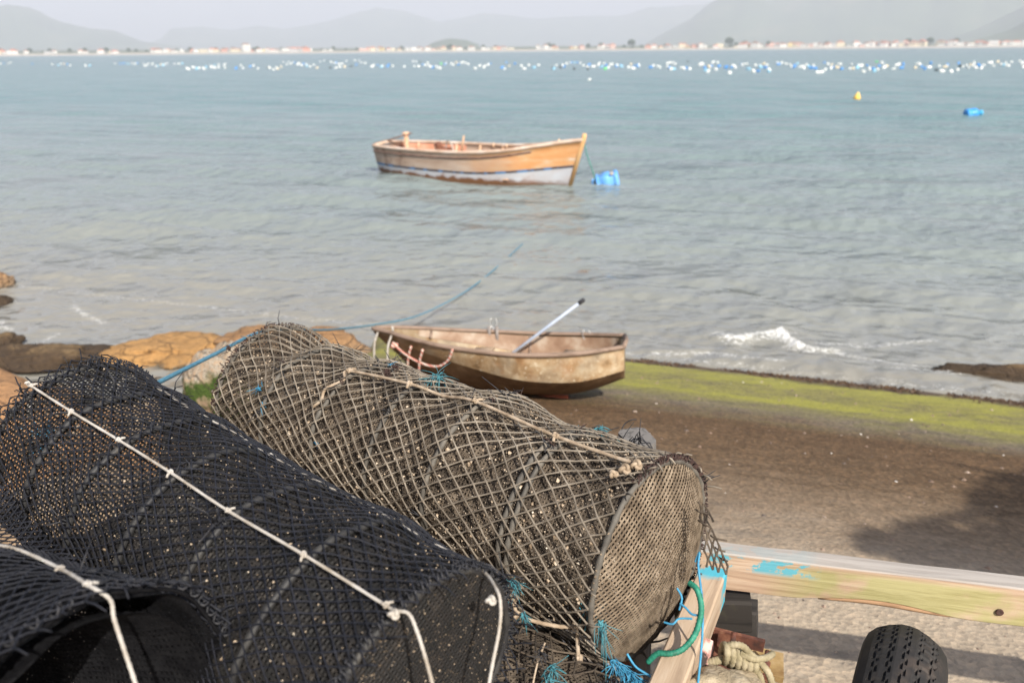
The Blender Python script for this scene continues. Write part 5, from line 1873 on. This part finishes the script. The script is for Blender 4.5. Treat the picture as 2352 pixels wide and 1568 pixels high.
    for x, y, dx in ((1684, 1468, .05), (1762, 1502, .02), (1630, 1500, .02)):
        q = at(x, y, 1.775)
        mb = MB()
        mb.lathe([(.010, 0), (.010, .008), (.006, .008), (.006, .032 + dx * .3), (0, .034 + dx * .3)], 8, Matrix.Translation(q - Vector((0, 0, .03))))
        mb.build('bolt', rust, bk)
    oc = simple('ochre_steel', [(.3, (.16, .09, .03)), (.55, (.28, .19, .08)), (.75, (.38, .28, .16))], 30, .8, .3)
    mb = MB()
    mb.box((.135, .0, .0), (.07, .08, .016), mm)
    mb.build('mount_plate', oc, root, False)
    pk = NT('peeling_pink_paint')
    col = pk.ramp(pk.noise(22, 6, .62), [(.44, (.03, .018, .015)), (.50, (.36, .19, .16)), (.56, (.62, .38, .34)), (.75, (.72, .52, .48))])
    plank('painted_post', at(1598, 1470, 1.70), at(1560, 1640, 1.62), .075, .07, pk.done(col, .6, pk.bump(pk.noise(40, 4), .4, .003)), root, .006, .002, 9)
    # deck boards and legs under the pile, mostly hidden
    dk = wood('deck_board', (.34, .26, .18), (.16, .11, .07), 0, 30)
    base = oriented(Vector((.35, 1.2, 1.87)), Vector((-.75, 2.2, 1.87)))
    for k in range(5):
        o_ = base @ Vector((0, -.1 + k * .16, 0)); e_ = base @ Vector((1.6, -.1 + k * .16, 0))
        plank('deck_board', o_, e_, .13, .03, dk, root, .003, .001, 20 + k)
    for sx, sy in ((.30, 1.66), (-.2, 1.1), (-.95, 1.9), (-.5, 2.35)):
        z = ramp_z(sx, sy)
        plank('deck_post', Vector((sx, sy, z - .02)), Vector((sx + .001, sy, 1.85)), .07, .07, dk, root, .003, .001, 30)
    # wheel
    top = onz(2068, 1494, 2.20)
    r0 = .355
    cen = top + Vector((.0, -.02, -r0))
    ax = Vector((.86, -.51, 0)).normalized()
    wm = Matrix((ax.cross(Vector((0, 0, 1))), Vector((0, 0, 1)), ax)).transposed().to_4x4()
    fw_ = Vector((0, 0, 1)).cross(ax).normalized()
    wm = Matrix((fw_, ax.cross(fw_), ax)).transposed().to_4x4()
    wm.translation = cen
    wh = empty('wheel', cen)
    wh.parent = root
    wh.matrix_parent_inverse = parent_world(root).inverted()
    hw = .086
    prof = [(.165, -hw * .80), (.19, -hw * .98), (.222, -hw * 1.02), (.243, -hw * .95), (.260, -hw * .78), (.274, -hw * .5), (.2835, -hw * .2), (.285, 0), (.2835, hw * .2), (.274, hw * .5), (.260, hw * .78), (.243, hw * .95), (.222, hw * 1.02), (.19, hw * .98), (.165, hw * .80)]
    prof = [(r_ + .07, z_) for r_, z_ in prof]
    # tread: circumferential zig-zag grooves cut into a fine lathe
    n = 420
    sub = []
    m_ = 130
    zz = np.linspace(-hw * .78, hw * .78, m_)
    pr = [p for p in prof if p[1] < -hw * .78]
    po = [p for p in prof if p[1] > hw * .78]
    pz = [p[1] for p in prof]; prr = [p[0] for p in prof]
    row_z = [p[1] for p in pr] + list(zz) + [p[1] for p in po]
    row_r = [p[0] for p in pr] + list(np.interp(zz, pz[1:-1], prr[1:-1])) + [p[0] for p in po]
    V = np.zeros((len(row_z), n, 3))
    for i, (z, r_) in enumerate(zip(row_z, row_r)):
        w_ = 2 * math.pi * np.arange(n) / n
        cut = np.zeros(n)
        if abs(z) < hw * .72:
            for gc in (-.62, -.32, 0, .32, .62):
                zig = gc * hw + .0035 * np.sign(np.sin(w_ * 64))
                cut = np.maximum(cut, (np.abs(z - zig) < .0026) * 1.0)
            if abs(z) > hw * .34:
                cut = np.maximum(cut, ((np.sin(w_ * 64 + .7) > .93)) * .8)
        rr_ = r_ - cut * .006
        V[i, :, 0], V[i, :, 1], V[i, :, 2] = rr_ * np.cos(w_), rr_ * np.sin(w_), z
    V = V.reshape(-1, 3)
    Wm = np.array(wm)
    V = V @ Wm[:3, :3].T + Wm[:3, 3]
    i = np.arange(len(row_z) - 1)[:, None]; j = np.arange(n)[None]
    q = np.stack([i * n + j, i * n + (j + 1) % n, (i + 1) * n + (j + 1) % n, (i + 1) * n + j], -1).reshape(-1, 4)
    ty = NT('old_tyre')
    col = ty.ramp(ty.noise(14, 6, .65, ty.pos()), [(.3, (.010, .010, .010)), (.55, (.022, .02, .019)), (.72, (.055, .042, .034))])
    tm = ty.done(col, .75, ty.bump(ty.noise(150, 3, .6, ty.pos()), .3, .001), .35)
    link('tyre', np_mesh('tyre', V, q, False), tm, wh)
    mb = MB()
    mb.lathe([(.238, -hw * .8), (.23, -hw * .6), (.21, -.03), (.10, -.02), (.05, -.03), (.03, -.05), (.03, .05), (.05, .05), (.10, .06), (.21, .05), (.23, hw * .6), (.238, hw * .8)], 40, wm)
    mb.build('rim', rust, wh)
    mb = MB()
    mb.tube([cen - ax * .05, cen - ax * .9], .02, 10)
    mb.tube([cen - ax * .62, cen - ax * .62 + Vector((0, 0, .16))], .018, 8)
    mb.build('axle', rust, root)

    plank('cross_plank', Vector((-.25, 1.235, 2.03)), Vector((.62, 1.235, 2.03)), .17, .06, tar, root, .005, .002, 41)
    plank('deck_post', Vector((.52, 1.24, ramp_z(.52, 1.24) - .02)), Vector((.521, 1.24, 2.0)), .07, .07, dk, root, .003, .001, 42)
    # lump of concrete with a rope tied round it
    ob = rock('lumpy pale mooring block under the knotted rope, bottom edge', at(1655, 1655, 1.58), (.125, .10, .10), 77, simple('pale_concrete', [(.3, (.22, .17, .105)), (.55, (.34, .28, .19)), (.75, (.42, .36, .27))], 24, .95, .8, .006, 120), 'mooring_block', rough=.14, cat='block')
    tan = simple('mouldy_rope', [(.3, (.15, .125, .065)), (.5, (.26, .22, .135)), (.72, (.36, .31, .21))], 40, .95, .6, .002, 350)
    rk = empty('tied_rope', at(1690, 1510, 1.66))
    tag(rk, 'thick old tan rope knotted round the pale mooring block by the trailer', 'rope')
    D = 1.64
    cord('rope_end', [at(x, y, d) for x, y, d in ((1600, 1525, 1.66), (1640, 1518, D), (1665, 1512, D), (1690, 1515, D - .01))], .0085, tan, rk, samples=50)
    mb = MB()
    for k in range(6):
        x = 1664 + k * 13; y = 1500 + k * 6
        pts = [at(x + 7 * math.sin(w), y + 20 * math.cos(w), D - .022 * math.sin(w)) for w in np.linspace(-.4, 5.2, 30)]
        mb.tube(pts, [.0074 * (1 + .12 * math.sin(q_ * 2.6)) for q_ in range(len(pts))], 8)
    mb.build('knot', tan, rk)
    cord('loop', [at(x, y, d) for x, y, d in ((1662, 1490, D), (1680, 1480, D - .015), (1705, 1483, D - .02), (1722, 1500, D - .02), (1745, 1520, D - .02), (1765, 1545, D - .02), (1775, 1580, D - .03), (1778, 1620, D - .04))], 0.0072, tan, rk, samples=70)
    cord('loop', [at(x, y, d) for x, y, d in ((1735, 1535, D - .01), (1745, 1552, D - .02), (1752, 1580, D - .03), (1756, 1625, D - .04))], 0.0072, tan, rk, samples=40)
    cord('loop', [at(x, y, d) for x, y, d in ((1700, 1500, D - .02), (1728, 1512, D - .025), (1758, 1510, D - .015), (1775, 1500, D + .02))], .007, tan, rk, samples=40)

    # green hose-like rope, thin blue cord
    gp = [(1583, 1338, 1.60), (1600, 1352, 1.585), (1610, 1385, 1.575), (1608, 1420, 1.57), (1594, 1460, 1.565), (1568, 1490, 1.56), (1540, 1500, 1.56), (1510, 1500, 1.57), (1488, 1520, 1.58)]
    o = cord('green_rope', [at(*q) for q in gp], .0058, M['green_rope'], samples=90)
    tag(o, 'thick green rope looping round the lower right end of the grey trap', 'rope')
    bp = [(1597, 1290, 1.60), (1607, 1268, 1.6), (1604, 1300, 1.59), (1612, 1370, 1.58), (1614, 1430, 1.57), (1610, 1500, 1.56), (1602, 1580, 1.55), (1598, 1640, 1.55)]
    o = cord('blue_cord', [at(*q) for q in bp], .0023, M['blue_twine'], samples=60)
    tag(o, 'thin bright blue cord hanging straight down in front of the cross plank', 'cord')
    for k, (pts) in enumerate((((1562, 1385, 1.6), (1575, 1395, 1.59), (1590, 1410, 1.58), (1612, 1412, 1.575)), ((1525, 1428, 1.6), (1545, 1432, 1.59), (1560, 1420, 1.59), (1590, 1420, 1.58)), ((1440, 1500, 1.57), (1460, 1530, 1.56), (1490, 1550, 1.55), (1530, 1580, 1.54)), ((1555, 1350, 1.61), (1566, 1372, 1.6), (1560, 1400, 1.6)))):
        o = cord('blue_cord', [at(*q) for q in pts], .0022, M['blue_twine'], samples=26)
        tag(o, ['short blue cord end tied to the green rope', 'frayed blue cord lying across the cross plank', 'loose blue twine hanging below the grey trap end', 'short blue cord at the top of the green rope'][k], 'cord')
    tf = empty('twine_bundle', at(1430, 1540, 1.55))
    tag(tf, 'tangle of bright blue twine under the grey trap end at bottom edge', 'twine')
    for k, (x, y) in enumerate(((1425, 1530), (1445, 1545), (1405, 1520), (1460, 1560))):
        tuft('tuft', at(x, y, 1.55), (.4, -.3, -.2), 26, .026, .8, M['blue_twine'], tf, .001, 300 + k)

    # weathered stake with a black scrap of net behind the grey trap
    sk = empty('wooden_stake', at(1470, 1040, 2.02))
    tag(sk, 'grey weathered stake draped with black net behind the grey trap', 'stake')
    c0 = at(1495, 1010, 2.02)
    z0 = ground_z(c0.x, c0.y)
    plank('post', Vector((c0.x, c0.y + .03, z0 - .05)), Vector((c0.x - .03, c0.y + .02, c0.z)), .10, .07, wood('silver_wood', (.15, .14, .13), (.03, .028, .025), 0, 45), sk, .014, .008, 12)
    mb = MB()
    rr = random.Random(3)
    nd = {}
    for i in range(13):
        for j in range(6):
            x = 1420 + i * 9 + rr.uniform(-2, 2)
            y = 1003 + 10 * abs(i - 5) ** 1.25 * .35 + j * 11 + (i % 2) * 5 + (0 if i < 8 else (i - 8) * 9)
            nd[i, j] = at(x, y, 1.955 + .012 * abs(i - 6) * .3)
    for i in range(12):
        for j in range(6):
            if j > 1 and 4 < i < 10: continue
            for jj in (j, j + 1 if i % 2 else j - 1):
                if (i + 1, jj) in nd:
                    mb.tube([nd[i, j], nd[i + 1, jj]], .0016, 5)
    for k in range(14):
        p = nd[rr.randrange(13), rr.randrange(2)]
        dv = Vector((rr.gauss(0, .6), rr.gauss(-.2, .3), rr.gauss(.3, .6))).normalized() * rr.uniform(.03, .08)
        mb.tube([p, p + dv * .5 + Vector((0, 0, .006)), p + dv], [.0014, .0012, .0008], 4)
    mb.tube(spline([at(1428, 985, 1.95), at(1436, 972, 1.95), at(1450, 964, 1.94), at(1462, 963, 1.94)], 12), .0014, 5)
    mb.build('net_drape', M['dark_twine'], sk)
    # mooring rope from the shore out to the water
    pts = [at(330, 895, 2.7), at(380, 870, 2.95), at(490, 815, 3.6), at(600, 762, 4.5), at(680, 757, 5.7), at(760, 757, 7.2), at(850, 747, 8.9), at(950, 728, 10.1), at(1030, 692, 11.2), at(1090, 655, 12.2), at(1150, 606, 13.55), onz(1205, 557), onz(1222, 540) + Vector((0, 0, -.15))]
    o = cord('mooring_rope', pts, .0092, M['blue_rope'], samples=140, twist=False)
    tag(o, 'long blue mooring rope stretching from behind the traps out into the water', 'rope')


# ------------------------------------------------------------------ the tree that shades the ramp
def build_tree():
    base = Vector((7.6, -2.6, ground_z(7.6, -2.6)))
    root = empty('tree', base)
    tag(root, 'leafy tree beside the ramp, throwing the shadow at the right', 'tree')
    bark = simple('bark', [(.3, (.07, .055, .04)), (.7, (.17, .14, .11))], 14, .9, .6, .01)
    mb = MB()
    mb.tube(spline([base - Vector((0, 0, .1)), base + Vector((-.1, .05, 1.6)), base + Vector((-.35, -.05, 3.2)), base + Vector((-.8, -.1, 4.6))], 14), [.17 - .008 * k for k in range(14)], 10)
    rr = random.Random(12)
    fork = base + Vector((-.7, -.1, 4.3))
    clumps = []
    # clumps sit where their shade falls on the ramp
    for x, y, t, r in ((2010, 1245, 7.0, .26), (2080, 1215, 7.0, .30), (2150, 1240, 6.8, .3), (2240, 1150, 6.9, .26), (2290, 1120, 6.9, .24), (2330, 1180, 6.9, .36), (2260, 1250, 6.7, .36), (2340, 1270, 6.6, .38), (2180, 1290, 6.6, .26), (2060, 1290, 6.5, .2), (2420, 1200, 6.7, .5), (2520, 1240, 6.6, .55), (2640, 1150, 6.6, .6), (2500, 1110, 7, .4),
                       (1985, 1270, 6.8, .14), (2210, 1200, 7, .2), (2130, 1270, 6.7, .22), (2210, 1240, 6.8, .28), (2270, 1215, 6.8, .28), (2110, 1245, 6.8, .26)):
        p = onramp(x, y)
        c = p + SUN * t
        clumps.append((c, r))
    for k in range(16):
        clumps.append((Vector((rr.uniform(5.2, 9.2), rr.uniform(-4.4, -1.0), rr.uniform(5.2, 7.6))), rr.uniform(.4, .7)))
    for c, r in clumps:
        mid = fork.lerp(c, .5) + Vector((0, 0, .25))
        mb.tube(spline([fork, mid, c], 8), [.05 - .005 * k for k in range(8)], 6)
    mb.build('trunk', bark, root)
    edge = [(1085, 2300), (1100, 2270), (1130, 2230), (1165, 2240), (1185, 2180), (1200, 2060), (1220, 1985), (1255, 1950), (1290, 1965), (1345, 2010)]

    def shade_ok(p):
        """the crown is open where the sun reaches the beam and the ground beside it"""
        q = p - SUN * ((p.z - 2.2) / SUN.z)
        if q.x < 2.1 and q.y < 2.05:
            return False
        t_ = (p.z - 1.2) / SUN.z
        for _ in range(5):
            q = p - SUN * t_
            t_ += (q.z - ramp_z(q.x, q.y)) / SUN.z * .8
        v = q - CAM
        dep = v.dot(FW)
        if dep < .3:
            return True
        x, y = 1176 + F * v.dot(RT) / dep, 784 - F * v.dot(UP) / dep
        if x > 2420:
            return True
        w = 42 * mn.noise(Vector((x * .02, y * .03, 0))) + 22 * mn.noise(Vector((x * .07, y * .09, 4)))
        if mn.noise(Vector((x * .013, y * .022, 7))) > .30 and x < 2330:
            return False
        if y < 1085 + w * .5 or y > 1350:
            return False
        return x + w > float(np.interp(y, [e_[0] for e_ in edge], [e_[1] for e_ in edge]))
    V, Q = [], []
    for c, r in clumps:
        n = int(900 * (r / .3) ** 2)
        for k in range(n):
            d0 = None
            d = Vector((rr.gauss(0, 1), rr.gauss(0, 1), rr.gauss(0, 1))).normalized() * r * 1.05 * rr.random() ** .45 * (1 + .35 * math.sin(k * .7))
            p = c + d
            if not shade_ok(p):
                continue
            a = Vector((rr.gauss(0, 1), rr.gauss(0, 1), rr.gauss(0, .5))).normalized() * .045
            b = a.cross(Vector((rr.gauss(0, 1), rr.gauss(0, 1), rr.gauss(0, 1)))).normalized() * .02
            i = len(V)
            V += [p - a, p + b, p + a, p - b]
            Q.append((i, i + 1, i + 2, i + 3))
    link('crown', np_mesh('crown', V, Q, False), simple('leaves', [(.3, (.03, .06, .015)), (.7, (.08, .13, .03))], 3, .6, 0), root)


def settings():
    SC.render.engine = 'CYCLES'
    c = SC.cycles
    c.use_denoising = True
    try:
        c.denoiser = 'OPENIMAGEDENOISE'
    except Exception:
        pass
    c.max_bounces = 8
    c.diffuse_bounces = 3
    c.glossy_bounces = 3
    c.volume_bounces = 1
    c.caustics_reflective = False
    c.caustics_refractive = False
    c.sample_clamp_indirect = 6
    v = SC.view_settings
    v.view_transform = 'Standard'
    v.look = 'None'
    v.exposure = EXPOSURE
    v.gamma = 1
    v.use_curve_mapping = False


EXPOSURE = .68
build_light()
build_camera()
build_haze()
build_water()
build_ground()
build_rocks()
build_dinghy()
build_boat()
build_floats()
build_shore()
build_traps()
build_cart()
build_tree()
settings()
